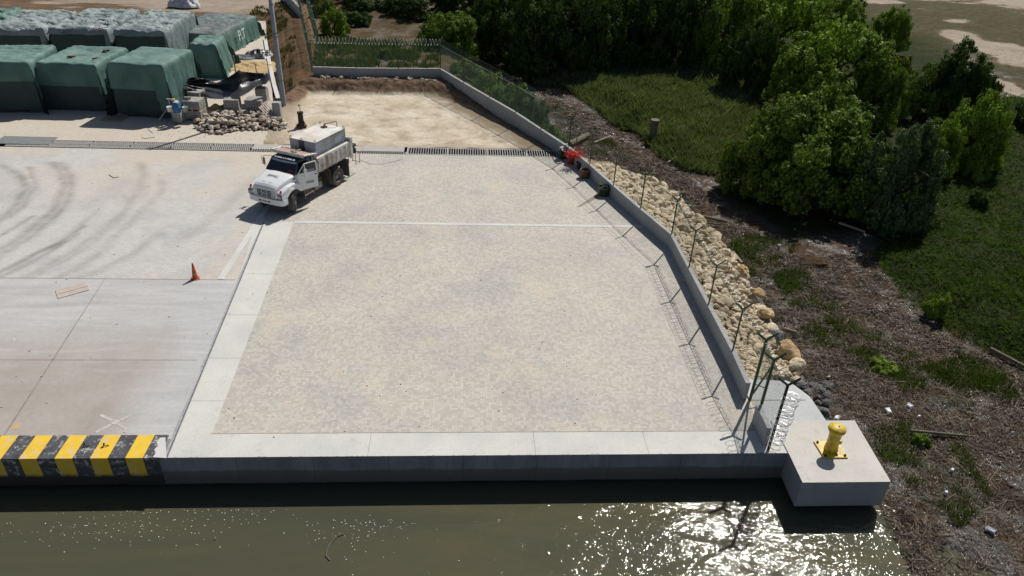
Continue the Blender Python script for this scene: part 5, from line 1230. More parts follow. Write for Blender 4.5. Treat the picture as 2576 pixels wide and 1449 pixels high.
# plate compactor
p = at(759, 321); o = thing('plate_compactor', 'dark plate compactor with a yellow-green handle standing in the dirt', 'compactor', (p.x, p.y, .05), .3)
m = MB(); m.xprism([(-.36, .10), (-.28, 0), (.28, 0), (.36, .10), (.3, .14), (-.3, .14)], -.25, .25); m.build('base_plate', m_rust, o, bevel=.01)
m = MB(); m.bb(-.18, .2, -.2, .2, .16, .5); m.lathe([(.0, .48), (.17, .48), (.19, .6), (.17, .95), (.13, 1.02), (0, 1.04)], 14, (0, 0, 0)); m.tube([(-.25, -.2, .3), (.25, -.2, .35)], .05, 8); m.bb(-.2, .2, -.12, .12, .95, 1.08); m.build('engine', m_black, o, bevel=.015)
m = MB()
for y in (-.14, .14): m.tube([(.15, y, .3), (.05, y*.8, 1.0), (.0, y*.6, 1.42)], .018, 6)
m.tube([(0, -.28, 1.44), (0, .28, 1.44)], .025, 6); m.box((0, .2, 1.47), (.12, .1, .1)); m.build('handle', mat('handle_green_yellow', (.20, .22, .04), rough=.5), o)

# lamp pole
p = at(714, 268); o = thing('utility_pole', 'tall grey concrete utility pole rising past the top of the frame', 'utility pole', (p.x, p.y, 0))
m = MB(); m.lathe([(.215, -.1), (.21, 0), (.09, 13.4), (0, 13.42)], 20); m.build('pole_shaft', m_pole, o, smooth=True)
m = MB()
for z in (1.9, 5.0, 5.25, 7.2): rr = .21-.12*z/13.4+.004; m.lathe([(rr, z), (rr, z+.08)], 18, cap=False)
m.box((-.03, -.165, 5.1), (.05, .05, .5)); m.box((-.02, -.165, 5.05), (.4, .04, .05)); m.build('pole_mark', m_dwire, o)
m = MB(); m.box((.35, 0, 13.0), (1.6, .10, .10)); m.build('crossarm', m_pole, o, bevel=.01)
m = MB(); m.tube([(-.3, 0, 13.1), (-.3, 0, 13.3)], .05, 8); m.tube([(1.0, 0, 13.1), (1.0, 0, 13.3)], .05, 8); m.build('insulator', m_rim, o)
# slab kerb by the hill
m = MB()
kp = [at(q[0], q[1], .05) for q in ((667, 98), (676, 150), (690, 215), (700, 250))]
for a, b in zip(kp[:-1], kp[1:]):
    e = (b-a).normalized().cross(Vector((0, 0, 1)))*.16; m.add([a-e-Vector((0, 0, .3)), a+e-Vector((0, 0, .3)), b+e-Vector((0, 0, .3)), b-e-Vector((0, 0, .3)), a-e+Vector((0, 0, .10)), a+e+Vector((0, 0, .10)), b+e+Vector((0, 0, .10)), b-e+Vector((0, 0, .10))], [(0, 1, 2, 3), (7, 6, 5, 4), (0, 4, 5, 1), (1, 5, 6, 2), (2, 6, 7, 3), (3, 7, 4, 0)])
structure(m.build('yard_kerb', m_band))

# ------------------------------------------------------------------ buckets along the wall
def tub(name, label, cat, px, py, r0_, r1_, h_, mt, inner=m_chan, n=20, parts=True):
    p = at(px, py); o = thing(name, label, cat, (p.x, p.y, 0)); m = MB(); m.lathe([(r0_, .0), (r1_, h_), (r1_+.015, h_+.01), (r1_-.02, h_+.01), (r0_-.02, .05)], n, cap=False); m.lathe([(r0_, .01), (0, .01)], n, cap=False); m.build('bucket_wall', mt, o, smooth=True)
    m = MB(); m.lathe([(r1_-.04, h_*.72), (0, h_*.78)], n, cap=False); m.build('contents', inner, o); return o
b1_ = tub('bucket', 'black bucket stuffed with white papers below the wall', 'bucket', 1414, 398, .22, .27, .55, m_bucket)
m = MB()
for k in range(7): m.box((rnd.uniform(-.2, .2), rnd.uniform(-.2, .2), .62+.05*k*rnd.random()), (.28, .2, .012), rz=k, rx=rnd.uniform(-.5, .5), ry=rnd.uniform(-.5, .5))
m.build('papers', m_paper, b1_)
b2_ = tub('bucket', 'red bucket overflowing with bright red netting', 'bucket', 1436, 411, .22, .27, .5, m_red)
p = at(1443, 400, .5); V = []; F = []
g_ = np.random.RandomState(2)
for k in range(420):
    d = g_.normal(size=3)*(.27, .27, .20); c = np.array([p.x+.08+d[0], p.y+d[1], .68+abs(d[2])]); a = g_.normal(size=3); a /= np.linalg.norm(a); b = np.cross(a, g_.normal(size=3)); b /= np.linalg.norm(b); L_ = g_.uniform(.05, .14); w_ = .012
    n_ = len(V); V += [c-a*L_-b*w_, c+a*L_-b*w_, c+a*L_+b*w_, c-a*L_+b*w_]; F.append((n_, n_+1, n_+2, n_+3))
tag(npmesh('red_netting', V, F, m_rednet), 'tangled bright red safety netting heaped in the red bucket', 'netting')
b3_ = tub('bucket', 'dark grey tub with a pale rope between red bucket and brown tub', 'tub', 1462, 424, .27, .33, .42, m_bucket)
b4_ = tub('bucket', 'brown rusty tub below the wall beside the grey tub', 'tub', 1470, 446, .27, .32, .50, m_brown)
b5_ = tub('bucket', 'dark green tub of rubbish standing alone further down the wall', 'tub', 1518, 490, .33, .38, .50, m_gtub)
for k in range(10): pass
m = MB()
for k in range(14): m.box((rnd.uniform(-.22, .22), rnd.uniform(-.22, .22), .5+.08*rnd.random()), (.2, .08, .05), rz=k, rx=rnd.uniform(-1, 1))
m.build('rubbish', m_gtub, b5_)
for px, py, h_, lean, lb, mt in ((1420, 385, 1.3, .15, 'rusty stake leaning on the wall behind the black bucket', m_rust), (1446, 392, 1.3, .05, 'red marker stake standing in the netting', m_red), (1466, 415, 1.35, .05, 'dark stake standing in the grey tub', m_dwire), (1475, 437, 1.1, .1, 'thin pale stake standing in the brown tub', m_wood)):
    p = at(px, py); m = MB(); m.tube([(0, 0, .05), (lean, .05, h_)], .03, 6); o = m.build('stake', mt); o.location = p; tag(o, lb, 'stake')
m = MB(); m.tube([(0, 0, .08), (.35, -.5, .75)], .05, 6); o = m.build('white_board', m_paper); o.location = at(1428, 402); o.rotation_euler = (0, 0, 1.6); tag(o, 'narrow white board leaning between black and red buckets', 'board')
m = MB(); pts = [at(*q, .03) for q in ((1385, 381), (1393, 402), (1400, 411), (1414, 410), (1418, 404), (1412, 398))]; m.tube(pts, .02, 5); tag(m.build('bent_rod', m_rust), 'bent rusty rod lying on the paving near the black bucket', 'rod')
m = MB(); pts = [at(*q, .006) for q in ((1502, 484), (1497, 491), (1478, 503), (1456, 517), (1452, 522), (1462, 519), (1484, 507), (1506, 497))]; m.quad(*pts); structure(m.build('oil_spill', mat('oil_spill_brown', (.20, .15, .11), (.28, .23, .18), sc=8, rough=.7, world=True)))

# ------------------------------------------------------------------ stones
def rock_mesh(seed, mt, flat=.7, sub=3, rough=.35):
    import bmesh
    bm = bmesh.new(); bmesh.ops.create_icosphere(bm, subdivisions=sub, radius=.5)
    off_ = Vector((seed*7.1, seed*3.3, seed*1.7)); g = random.Random(seed)
    cuts = [(Vector((g.uniform(-1, 1), g.uniform(-1, 1), g.uniform(-1, 1))).normalized(), g.uniform(.27, .42)) for _ in range(11)]
    for v in bm.verts:
        p = v.co.copy(); p *= 1+rough*noise.noise(p*2.2+off_)
        for n_, d_ in cuts:
            e = p.dot(n_)-d_
            if e > 0: p -= n_*e*.85
        p *= 1+.16*noise.noise(p*6+off_)+.07*noise.noise(p*14+off_)
        v.co = Vector((p.x*1.15, p.y, p.z*flat))
    me = bpy.data.meshes.new('rock'); bm.to_mesh(me); bm.free(); me.materials.append(mt); return me
RK = [rock_mesh(k, m_rock, .62+.05*(k % 4)) for k in range(7)]; RP = [rock_mesh(k+30, m_rock2, .75) for k in range(6)]
def put_rock(me, p, s, label, group, name='boulder', cat='boulder'):
    o = bpy.data.objects.new(name, me); S.collection.objects.link(o); o.location = p
    o.rotation_euler = (rnd.uniform(-.4, .4), rnd.uniform(-.4, .4), rnd.uniform(0, 6.28)); o.scale = (s, s*rnd.uniform(.8, 1.1), s*rnd.uniform(.85, 1.1)); return tag(o, label, cat, group)
rip = [tuple(at(x, y, -.6))[:2] for x, y in ((1478, 412), (1506, 398), (1540, 402), (1580, 418), (1640, 432), (1700, 470), (1750, 520), (1800, 570), (1850, 625), (1885, 690), (1915, 745), (1950, 805), (1990, 880), (2020, 925), (2012, 950), (1935, 950))]
ripw = [(p.x+.22, p.y) for p in reversed(WP[8:16])]; rippoly = rip+[(10.65, 20.9)]+[(x, y) for x, y in ripw if y > 20.5]
wx = lambda y: float(np.interp(y, [p.y for p in reversed(WP[7:])], [p.x for p in reversed(WP[7:])]))
outer = np.array([p for p in rip[:-2]]); 
def rip_z(x, y):
    d0 = x-wx(y)-.2; dd_ = dseg(np.array([x]), np.array([y]), rip[:-2])[0]; t = max(0, min(1, dd_/(dd_+d0+1e-6)))
    return -1.15+1.08*t**.8
ox, oy = [p[0] for p in rippoly], [p[1] for p in rippoly]; placed = []; tries = 0
gr_ = random.Random(4)
small = at(1880, 850, -.6), at(1930, 925, -.6)
while len(placed) < 760 and tries < 60000:
    tries += 1; x, y = gr_.uniform(min(ox), max(ox)), gr_.uniform(min(oy), max(oy))
    if not inpoly(np.array([x]), np.array([y]), rippoly)[0]: continue
    dw = x-wx(y); near = max(0, min(1, (27.5-y)/5))
    r = (gr_.uniform(.13, .27) if gr_.random() < .72 else gr_.uniform(.27, .44))*(1-.55*near*(dw < 1.9))*(1.0+.2*(dw > 2.2)); r = max(r, .085)
    if any((x-a)**2+(y-b)**2 < (.80*(r+c))**2 for a, b, c in placed): continue
    placed.append((x, y, r))
placed.sort(key=lambda t: -t[2]*600/math.hypot(t[0], t[1]))
rest = MB()
for k, (x, y, r) in enumerate(placed):
    z = rip_z(x, y)+r*.15
    if k < 285: put_rock(gr_.choice(RK), (x, y, z), r*2.25, 'cream limestone boulder in the riprap bank outside the fenced wall', 'riprap boulders outside the wall')
    else:
        me = gr_.choice(RK); M_ = Matrix.Translation((x, y, z)) @ Matrix.Rotation(gr_.uniform(0, 6), 4, 'Z') @ Matrix.Scale(r*2.5, 4); rest.T = M_
        rest.add([v.co for v in me.vertices], [tuple(p.vertices) for p in me.polygons]); rest.T = None
t_ = 0
for k in range(1500):
    x, y = gr_.uniform(min(ox), max(ox)), gr_.uniform(min(oy), max(oy))
    if not inpoly(np.array([x]), np.array([y]), rippoly)[0]: continue
    if y > 26 and gr_.random() < .6: continue
    me = RK[k % 7]; r = gr_.uniform(.05, .11); rest.T = Matrix.Translation((x, y, rip_z(x, y)+.06)) @ Matrix.Rotation(gr_.uniform(0, 6), 4, 'Z') @ Matrix.Scale(r*2.3, 4)
    rest.add([v.co for v in me.vertices], [tuple(p.vertices) for p in me.polygons]); rest.T = None; t_ += 1
o = rest.build('riprap_rubble', m_rock); tag(o, 'small limestone rubble filling the riprap bank', 'rubble', kind='stuff')
# bed under the stones
m = MB(); n = 40
for i_ in range(n):
    for j_ in range(10):
        q = []
        for a, b in ((i_, j_), (i_+1, j_), (i_+1, j_+1), (i_, j_+1)):
            t = a/n; y = 21.9+(46.5-21.9)*t; x0 = wx(y)+.15; xo = np.interp(y, *zip(*sorted([(p[1], p[0]) for p in rip[2:-2]]))); x = x0+(xo-x0)*b/10; q.append((x, y, rip_z(x, y)-.12+.06*nz(x*2, y*2)))
        m.quad(*q)
structure(m.build('riprap_bed', mat('rubble_earth', (.40, .32, .21), (.28, .215, .135), rough=.95, sc=3, world=True, bump=1, bsc=12, bd=.05)))
for (px, py, s_, mt, lb) in ((1985, 885, 1.15, m_rock3, 'large orange ochre boulder low on the riprap bank'), (1862, 685, .85, m_rock3, 'ochre boulder at the lower edge of the riprap, halfway along'), (1925, 790, .9, m_rock3, 'rounded orange boulder on the outer edge of the riprap'),
                         (1955, 845, .8, m_rock4, 'dark grey boulder wrapped with plastic near the orange boulder'), (1905, 735, .75, m_rock3, 'small rust coloured boulder at the foot of the bank'), (2005, 915, .8, m_rock, 'yellowish boulder at the lowest tip of the riprap')):
    p = at(px, py, -.65); me = rock_mesh(int(px), mt, .62); o = put_rock(me, p, s_, lb, None)
for k in range(46):                                         # dark stones beside the ramp
    q = at(2030+rnd.uniform(-18, 60), 965+k*2.2, -.9)
    if q.x < 12.9: q.x = 12.9+rnd.uniform(0, .5)
    put_rock(rock_mesh(60, m_rock4, .6) if k == 0 else [m_ for m_ in bpy.data.meshes if m_.name.startswith('rock') and m_.materials[0] == m_rock4][-1], (q.x, q.y, -1.0+.25*rnd.random()), rnd.uniform(.2, .45), 'dark grey stone on the slope right of the corner ramp', 'dark stones beside the corner ramp')
# rubble heap by the pallets
hp = [(487, 318), (500, 298), (520, 290), (560, 285), (620, 283), (690, 290), (716, 302), (724, 322), (700, 330), (640, 328), (600, 330), (560, 338), (530, 338), (505, 332)]
hpw = [tuple(at(*q))[:2] for q in hp]; hx, hy = [p[0] for p in hpw], [p[1] for p in hpw]; pl2 = []; tries = 0
while len(pl2) < 235 and tries < 30000:
    tries += 1; x, y = gr_.uniform(min(hx), max(hx)), gr_.uniform(min(hy), max(hy))
    if not inpoly(np.array([x]), np.array([y]), hpw)[0]: continue
    r = gr_.uniform(.07, .15) if gr_.random() < .6 else gr_.uniform(.15, .25)
    if any((x-a)**2+(y-b)**2 < (.72*(r+c))**2 for a, b, c, z in pl2): continue
    d = -sdist(np.array([x]), np.array([y]), hpw)[0]; pl2.append((x, y, r, max(0, min(.30, d*.28))))
for x, y, r, z in pl2:
    put_rock(gr_.choice(RP), (x, y, z+r*.6), r*2.3, 'pale broken stone in the loose rubble heap before the pallets', 'stones of the rubble heap', 'rubble_stone', 'stone')
m = MB(); hc = (sum(hx)/len(hx), sum(hy)/len(hy)); n_ = len(hpw); rings = []
for t in (1.0, .75, .5, .25): rings.append([(hc[0]+(x-hc[0])*t, hc[1]+(y-hc[1])*t, .0+.24*(1-t)) for x, y in hpw])
m.add([p for r in rings for p in r], [(i_*n_+k, i_*n_+(k+1) % n_, (i_+1)*n_+(k+1) % n_, (i_+1)*n_+k) for i_ in range(3) for k in range(n_)]+[tuple(range(3*n_, 4*n_))])
tag(m.build('rubble_core', m_chan), 'earth and grit at the core of the rubble heap', 'rubble', kind='stuff')
# small stones on top of the pit bank and in the debris yard behind
for k in range(34):
    x = rnd.uniform(-12.5, -2.5); put_rock(gr_.choice(RP), (x, WP[1].y-rnd.uniform(.25, 1.0), .78), rnd.uniform(.15, .45), 'dusty stone along the foot of the back wall above the pit', 'stones under the back wall', 'stone', 'stone')

# ------------------------------------------------------------------ foliage
def crown_mesh(seed, mt, nclump=300, nleaf=85, size=.023, up=.38, clump=(.05, .105), bush=False):
    """leafy dome on the ground: radius 1, height 1, made of lobes carrying leaf clumps"""
    g = np.random.RandomState(seed); lobes = []
    nl = g.randint(24, 30)
    for k in range(nl):
        a = k*2.399+g.uniform(-.4, .4); e = math.asin(g.uniform(.05, .95)) if k > 9 else 0; R1 = g.uniform(.60, .70)
        lobes.append((math.cos(a)*R1*math.cos(e)**.8, math.sin(a)*R1*math.cos(e)**.8, .12+.64*math.sin(e)*g.uniform(.8, 1.08), g.uniform(.19, .29)))
    lobes.append((0, 0, .45, .45)); C = []
    while len(C) < nclump:
        l = lobes[g.randint(len(lobes))]; d = g.normal(size=3); d /= np.linalg.norm(d); rr = l[3]*g.uniform(.80, 1.04)
        z = l[2]+d[2]*rr
        if z < .01 or (d[2] < -.6): continue
        C.append((l[0]+d[0]*rr, l[1]+d[1]*rr, z, g.uniform(*clump), d[0], d[1], d[2]))
    C = np.array(C); ci = g.randint(len(C), size=nclump*nleaf); c = C[ci]; n = len(ci)
    d = g.normal(size=(n, 3)); d /= np.linalg.norm(d, axis=1)[:, None]; rad = g.uniform(.15, 1, n)**.5
    p = c[:, :3]+d*(c[:, 3]*rad)[:, None]*np.array([1, 1, .72])
    nn = c[:, 4:7]*.6+d*.5+np.array([0, 0, up])+g.normal(size=(n, 3))*.45; nn /= np.linalg.norm(nn, axis=1)[:, None]
    t = np.cross(nn, g.normal(size=(n, 3))); t /= np.linalg.norm(t, axis=1)[:, None]; b = np.cross(nn, t)
    s = size*g.uniform(.6, 1.35, n)[:, None]; w = s*.45
    V = np.stack([p-t*s, p-b*w+t*s*.1-nn*s*.10, p+t*s-nn*s*.25, p+b*w+t*s*.1-nn*s*.10], 1).reshape(-1, 3)
    # dense inner foliage
    m_ = 9500; li = np.array(lobes)[g.randint(len(lobes), size=m_)]; d = g.normal(size=(m_, 3)); d /= np.linalg.norm(d, axis=1)[:, None]
    q = li[:, :3]+d*(li[:, 3]*g.uniform(.35, .84, m_))[:, None]; q[:, 2] = np.maximum(q[:, 2], .02); t = g.normal(size=(m_, 3)); t /= np.linalg.norm(t, axis=1)[:, None]; b = np.cross(t, d); s = g.uniform(.020, .036, m_)[:, None]*(1.6 if bush else 1)
    V = np.concatenate([V, np.stack([q-t*s, q-b*s*.7, q+t*s, q+b*s*.7], 1).reshape(-1, 3)]); n += m_
    me_o = npmesh('crown_source', V, np.arange(n*4).reshape(-1, 4), mt); me = me_o.data; bpy.data.objects.remove(me_o)
    return me
CM = {}
for key, mt in (('a', L1), ('b', L2), ('c', L3), ('d', L4), ('e', L5)):
    for k in range(3 if key in 'abc' else 2): CM[key+str(k)] = crown_mesh(ord(key)*3+k, mt)
BM_ = {k: crown_mesh(500+i_, mt_, 60, 110, .055, .5, (.12, .22)) for i_, (k, mt_) in enumerate((('x', L2), ('y', L1), ('z', L4), ('w', L3), ('v', L5)))}
def trunk_mesh(seed):
    g = random.Random(seed); m = MB(); m.tube([(0, 0, -.02), (.02, .01, .3), (.0, .03, .62)], .055, 8, .03)
    for k in range(6):
        a = k*1.05+g.random(); m.tube([(.01, .02, .3+.05*k), (math.cos(a)*.2, math.sin(a)*.2, .5+.04*k), (math.cos(a)*.42, math.sin(a)*.42, .66+.05*g.random())], .022, 5, .008)
    o = m.build('trunk_source', m_bark); me = o.data; bpy.data.objects.remove(o); return me
TM = [trunk_mesh(k) for k in range(3)]
def tree(label, px, py, ytop, wpx, key, zg=-1.0, name='tree', cat='tree', group=None, depth=1.0, low=.0, seed=0):
    """base pixel, crown top row, crown width in pixels"""
    b = at(px, py, zg); vd = Vector((b.x, b.y, 0)).normalized(); w = 0
    for _ in range(4): q = b+vd*w*depth*.78; f_ = float(np.array([q.x, q.y, zg-CAM_H])@cF); w = wpx*f_/FPX*.5*1.0
    b = q; h = height_for(b, ytop)
    o = thing(name, label, cat, tuple(b), seed*1.7, group)
    c = bpy.data.objects.new('crown', CM[key] if key in CM else BM_[key]); S.collection.objects.link(c); c.parent = o
    ch = h*(1-low); c.scale = (w, w*depth, ch); c.location = (0, 0, low*h)
    if name == 'tree':
        t = bpy.data.objects.new('trunk', TM[seed % 3]); S.collection.objects.link(t); t.parent = o; t.scale = (h*.8, h*.8, h*.8)
    return o
T = tree
# right-hand group
T('broad mangrove tree in front, its crown overhanging the muddy bank', 2010, 545, 208, 390, 'a0', low=.05, seed=1)
T('left flank tree of the big front clump leaning over the mud', 1880, 500, 270, 190, 'a1', low=.02, seed=2)
T('pale-leaved bushy tree right of the broad mangrove', 2215, 590, 290, 250, 'd0', low=.0, seed=3)
T('low pale shrubby tree between the mangrove and the tall right one', 2130, 520, 360, 200, 'd1', low=.0, seed=4)
T('tall bright green tree standing in the right grass', 2410, 455, 208, 190, 'b0', low=.05, seed=5)
T('bright low tree leaning left of the tall right one', 2320, 470, 285, 150, 'b1', low=.1, seed=6)
T('wide light green tree with a rounded top right of the forest', 2060, 315, 28, 340, 'b2', low=.03, seed=7)
T('smaller light green tree at the right foot of the rounded one', 2180, 330, 120, 150, 'a2', low=.0, seed=8)
T('slender yellow-green tree standing alone in the dry field', 2225, 130, 8, 120, 'b1', zg=-.6, low=.0, seed=9)
T('dark dome-shaped tree at the field edge', 2385, 300, 100, 190, 'c0', zg=-.7, low=.0, seed=10)
T('dark low tree just right of the dark dome', 2300, 290, 150, 150, 'a1', zg=-.7, low=.0, seed=11)
T('tree filling the gap behind the broad mangrove', 2120, 430, 250, 200, 'c1', low=.0, seed=12)
T('light green tree rising behind the rounded one', 1930, 190, -60, 270, 'b0', low=.0, seed=13)
T('bright tree touching the top edge right of centre', 2080, 130, -40, 200, 'b2', zg=-.8, low=.0, seed=14)
# forest wall
fw = [(1255, 165, -60, 210, 'c0'), (1355, 205, -50, 230, 'c1'), (1470, 200, -80, 230, 'c2'), (1580, 190, -70, 230, 'c0'), (1690, 185, -90, 230, 'c1'), (1800, 200, -60, 220, 'a0'), (1870, 250, 20, 170, 'c2')]
bw = [(1180, 95, -90, 220, 'c2'), (1300, 90, -120, 260, 'c1'), (1430, 85, -130, 260, 'c0'), (1560, 80, -140, 280, 'c2'), (1690, 75, -150, 280, 'a2'), (1820, 70, -130, 260, 'a1'), (1060, 60, -60, 220, 'c0'), (950, 38, -60, 200, 'c1'), (850, 14, -80, 190, 'c2'), (1950, 50, -110, 240, 'a0')]
od = ('first', 'second', 'third', 'fourth', 'fifth', 'sixth', 'seventh', 'eighth', 'ninth', 'tenth')
for k, (x, y, t, w, key) in enumerate(fw): T('dark tree in the front row of the forest, %s from the left' % od[k], x, y, t, w, key, low=.0, seed=20+k, group='front row of the dark forest')
for k, (x, y, t, w, key) in enumerate(sorted(bw)): T('tall dark tree in the back row of the forest, %s from the left' % od[k], x, y, t, w, key, zg=-.6 if x > 1100 else .6, low=.0, seed=40+k, group='back row of the dark forest')
# trees and bushes behind the pit wall
T('rounded tree with pale flower heads right behind the back fence corner', 1130, 165, 8, 195, 'a2', zg=-.4, low=.05, seed=60)
T('small bright tree behind the back fence near the hillside', 845, 95, 14, 84, 'b1', zg=.9, low=.05, seed=61)
T('dark small tree at the top edge left of the forest', 815, 45, -20, 70, 'a1', zg=1.0, low=.0, seed=62)
B_ = lambda lab, x, y, t, w, k, z=-1.1, s=1: T(lab, x, y, t, w, k, zg=z, name='bush', cat='bush', seed=s)
B_('round green bush behind the back fence', 968, 148, 115, 36, 'x', .9, 1)
B_('leafy bush hanging over the slanting fence near its top corner', 1175, 225, 130, 110, 'y', -.6, 2)
B_('dense bush pressed against the slanting fence below the corner', 1235, 275, 170, 120, 'x', -.9, 3)
B_('bushy growth against the middle of the slanting fence', 1290, 300, 185, 110, 'y', -1.0, 4)
B_('bush with pale tips against the lower slanting fence', 1335, 330, 225, 100, 'z', -1.1, 5)
B_('last green bush at the lower end of the overgrown fence', 1375, 370, 290, 75, 'y', -1.1, 6)
B_('small bush at the fence foot beside the muddy pond', 1405, 372, 325, 50, 'x', -1.1, 7)
B_('dark conical bush alone in the green grass slope', 2455, 525, 478, 56, 'w', -.7, 8)
B_('yellow-green reed clump at the edge of the dry field', 2462, 262, 190, 95, 'v', -.7, 9)
B_('round dark bush cut by the right edge', 2600, 345, 215, 150, 'w', -.7, 10)
B_('low bush below the tall right tree', 2440, 470, 390, 80, 'x', -.9, 11)
B_('small bush at the lower right of the pale-leaved tree', 2290, 590, 520, 80, 'z', -1.0, 12)
B_('low bush at the far left of the forest foot', 900, 70, 20, 90, 'w', .8, 13)
B_('yellowish bush on the field edge below the slender tree', 2250, 215, 130, 80, 'v', -.8, 14)
B_('light bush between rounded tree and dark dome', 2245, 290, 195, 90, 'x', -.8, 15)
B_('tall grass tussock at the edge of the right slope', 2345, 800, 730, 70, 'x', -1.0, 16)
B_('tiny tuft bush on the mud beside the reeds', 1571, 330, 312, 30, 'x', -1.2, 17)
B_('leafy weed patch in the middle of the brown debris', 2215, 945, 905, 80, 'x', -1.25, 18)
B_('small green weed in the debris right of the mooring block', 2310, 1125, 1090, 50, 'x', -1.25, 19)

# grasses: single blades
def blades(name, label, polys, dens, hh, ww, mt, seed, z0=None, lean=.35, excl=None, clumpy=.0, far=0):
    g = np.random.RandomState(seed); VV = []; 
    for poly in polys:
        P_ = np.array(poly); x0, y0 = P_.min(0); x1, y1 = P_.max(0); n = int((x1-x0)*(y1-y0)*dens); n = min(n, 900000)
        x = g.uniform(x0, x1, n); y = g.uniform(y0, y1, n); k = inpoly(x, y, poly) & (y < 110)
        if far: k &= g.rand(n) < np.clip(far/np.hypot(x, y), 0, 1)**2
        x, y = x[k], y[k]
        if clumpy: k = g.rand(len(x)) < sstep(.5-clumpy, .62, fbm(x, y, 1.0, seed)); x, y = x[k], y[k]
        VV.append((x, y))
    x = np.concatenate([v[0] for v in VV]); y = np.concatenate([v[1] for v in VV]); n = len(x)
    z = ter_h(x.reshape(1, -1), y.reshape(1, -1))[0] if z0 is None else np.full(n, z0)
    hfac = .55+.9*fbm(x, y, 1.6, seed+1, 3); d = np.hypot(x, y); wf = np.maximum(1, d/38)
    h = hh*hfac*g.uniform(.6, 1.25, n); a = g.uniform(0, 6.283, n); w = ww*wf*g.uniform(.7, 1.3, n)
    la = g.uniform(0, 6.283, n); L_ = h*lean*g.uniform(.3, 1.6, n)
    dx, dy = np.cos(a)*w, np.sin(a)*w; tx, ty = np.cos(la)*L_, np.sin(la)*L_
    z = z-.03
    V = np.stack([np.stack([x-dx, y-dy, z], -1), np.stack([x+dx, y+dy, z], -1), np.stack([x+dx*.5+tx*.4, y+dy*.5+ty*.4, z+h*.6], -1), np.stack([x+tx, y+ty, z+h], -1)], 1).reshape(-1, 3)
    F = np.arange(n*4).reshape(-1, 4)
    return tag(npmesh(name, V, F, mt), label, 'grass', kind='stuff')
blades('slope_grass', 'dense green grass covering the right slope', [[p for p in slope]], 190, .22, .017, G1, 1, far=34, lean=1.1)
blades('reed_grass', 'tall grey-green reeds beyond the muddy creek', [reed], 270, .62, .011, G2, 2, far=42, lean=.5)
gb = [tuple(at(*q, 1.0))[:2] for q in ((790, 166), (1108, 170), (1100, 120), (1010, 108), (900, 100), (793, 100))]
blades('bank_grass', 'bright green grass just behind the back fence', [gb], 110, .45, .03, G3, 3, clumpy=.15)
hl_ = [[tuple(at(*q, .9))[:2] for q in l] for l in (((690, 100), (745, 95), (740, 180), (715, 250), (690, 200)), ((640, 0), (740, 0), (720, 70), (640, 85), (620, 30)), ((720, 215), (785, 190), (785, 205), (730, 262)))]
blades('hillside_grass', 'sparse dry grass tufts on the red hillside by the pole', hl_, 45, .35, .03, G4, 4, clumpy=.05)
blades('weed_grass', 'low green weeds growing in the brown debris', clump, 420, .24, .013, G3, 5, z0=-1.22, clumpy=.16)
blades('field_grass', 'dry olive grass over the far field', [fieldp], 110, .14, .010, G4, 6, clumpy=0, far=60, lean=.9)
mud = pw([(1380, 240), (1500, 290), (1640, 365), (1720, 430), (1830, 540), (1990, 640), (2190, 640), (2290, 770), (2420, 870), (2700, 960), (2760, 1500), (2330, 1500), (2215, 1270), (2060, 1040), (2010, 930), (1880, 690), (1750, 530), (1560, 410), (1430, 400)])
# debris: reeds and straw
g = np.random.RandomState(9); P_ = np.array(mud); n = 330000
x = g.uniform(P_[:, 0].min(), P_[:, 0].max(), n); y = g.uniform(P_[:, 1].min(), P_[:, 1].max(), n)
k = inpoly(x, y, mud) & (g.rand(n) < (.20+.80*sstep(.44, .60, fbm(x, y, 2.2, 33)))) & (g.rand(n) < np.clip(30/np.hypot(x, y), 0, 1)**1.3); x, y = x[k], y[k]; n = len(x)
z = ter_h(x.reshape(1, -1), y.reshape(1, -1))[0]; z = np.maximum(z, WATER+.01)+g.uniform(.0, .07, n)
a = g.uniform(0, math.pi, n)+1.2*fbm(x, y, 4, 3); L_ = g.gamma(2.0, .055, n)+.04; w = g.uniform(.005, .013, n)*np.maximum(1, np.hypot(x, y)/26); ti = g.normal(size=n)*.18
dx, dy, dz = np.cos(a)*L_, np.sin(a)*L_, np.sin(ti)*L_; ex_, ey_ = -np.sin(a)*w, np.cos(a)*w; rl = g.uniform(-1, 1, n)*w
V = np.stack([np.stack([x-dx-ex_, y-dy-ey_, z-dz-rl], -1), np.stack([x+dx-ex_, y+dy-ey_, z+dz-rl], -1), np.stack([x+dx+ex_, y+dy+ey_, z+dz+rl], -1), np.stack([x-dx+ex_, y-dy+ey_, z-dz+rl], -1)], 1).reshape(-1, 3)
tag(npmesh('reed_debris', V, np.arange(n*4).reshape(-1, 4), m_straw), 'mat of broken brown reeds covering the muddy shore', 'debris', kind='stuff')

m_wet = leaf_mat('wet_leaves', [(.015, .012, .009), (.05, .042, .03), (.05, .06, .02), (.10, .09, .07)], .2, .02, 1.2)
m_wet.node_tree.nodes['Principled BSDF'].inputs['Roughness'].default_value = .36; m_wet.node_tree.nodes['Principled BSDF'].inputs['Specular IOR Level'].default_value = .7
n = 150000; x = g.uniform(P_[:, 0].min(), P_[:, 0].max(), n); y = g.uniform(P_[:, 1].min(), P_[:, 1].max(), n)
k = inpoly(x, y, mud) & (g.rand(n) < (.03+(.6+.4*(y < 20))*sstep(.50-.10*(y < 20), .62, fbm(x, y, 1.7, 53)))) & (g.rand(n) < np.clip(26/np.hypot(x, y), 0, 1)**1.3); x, y = x[k], y[k]; n = len(x)
z = np.maximum(ter_h(x.reshape(1, -1), y.reshape(1, -1))[0], WATER+.01)+g.uniform(.02, .09, n); nn = g.normal(size=(n, 3))*.22+np.array([0, 0, 1]); nn /= np.linalg.norm(nn, axis=1)[:, None]
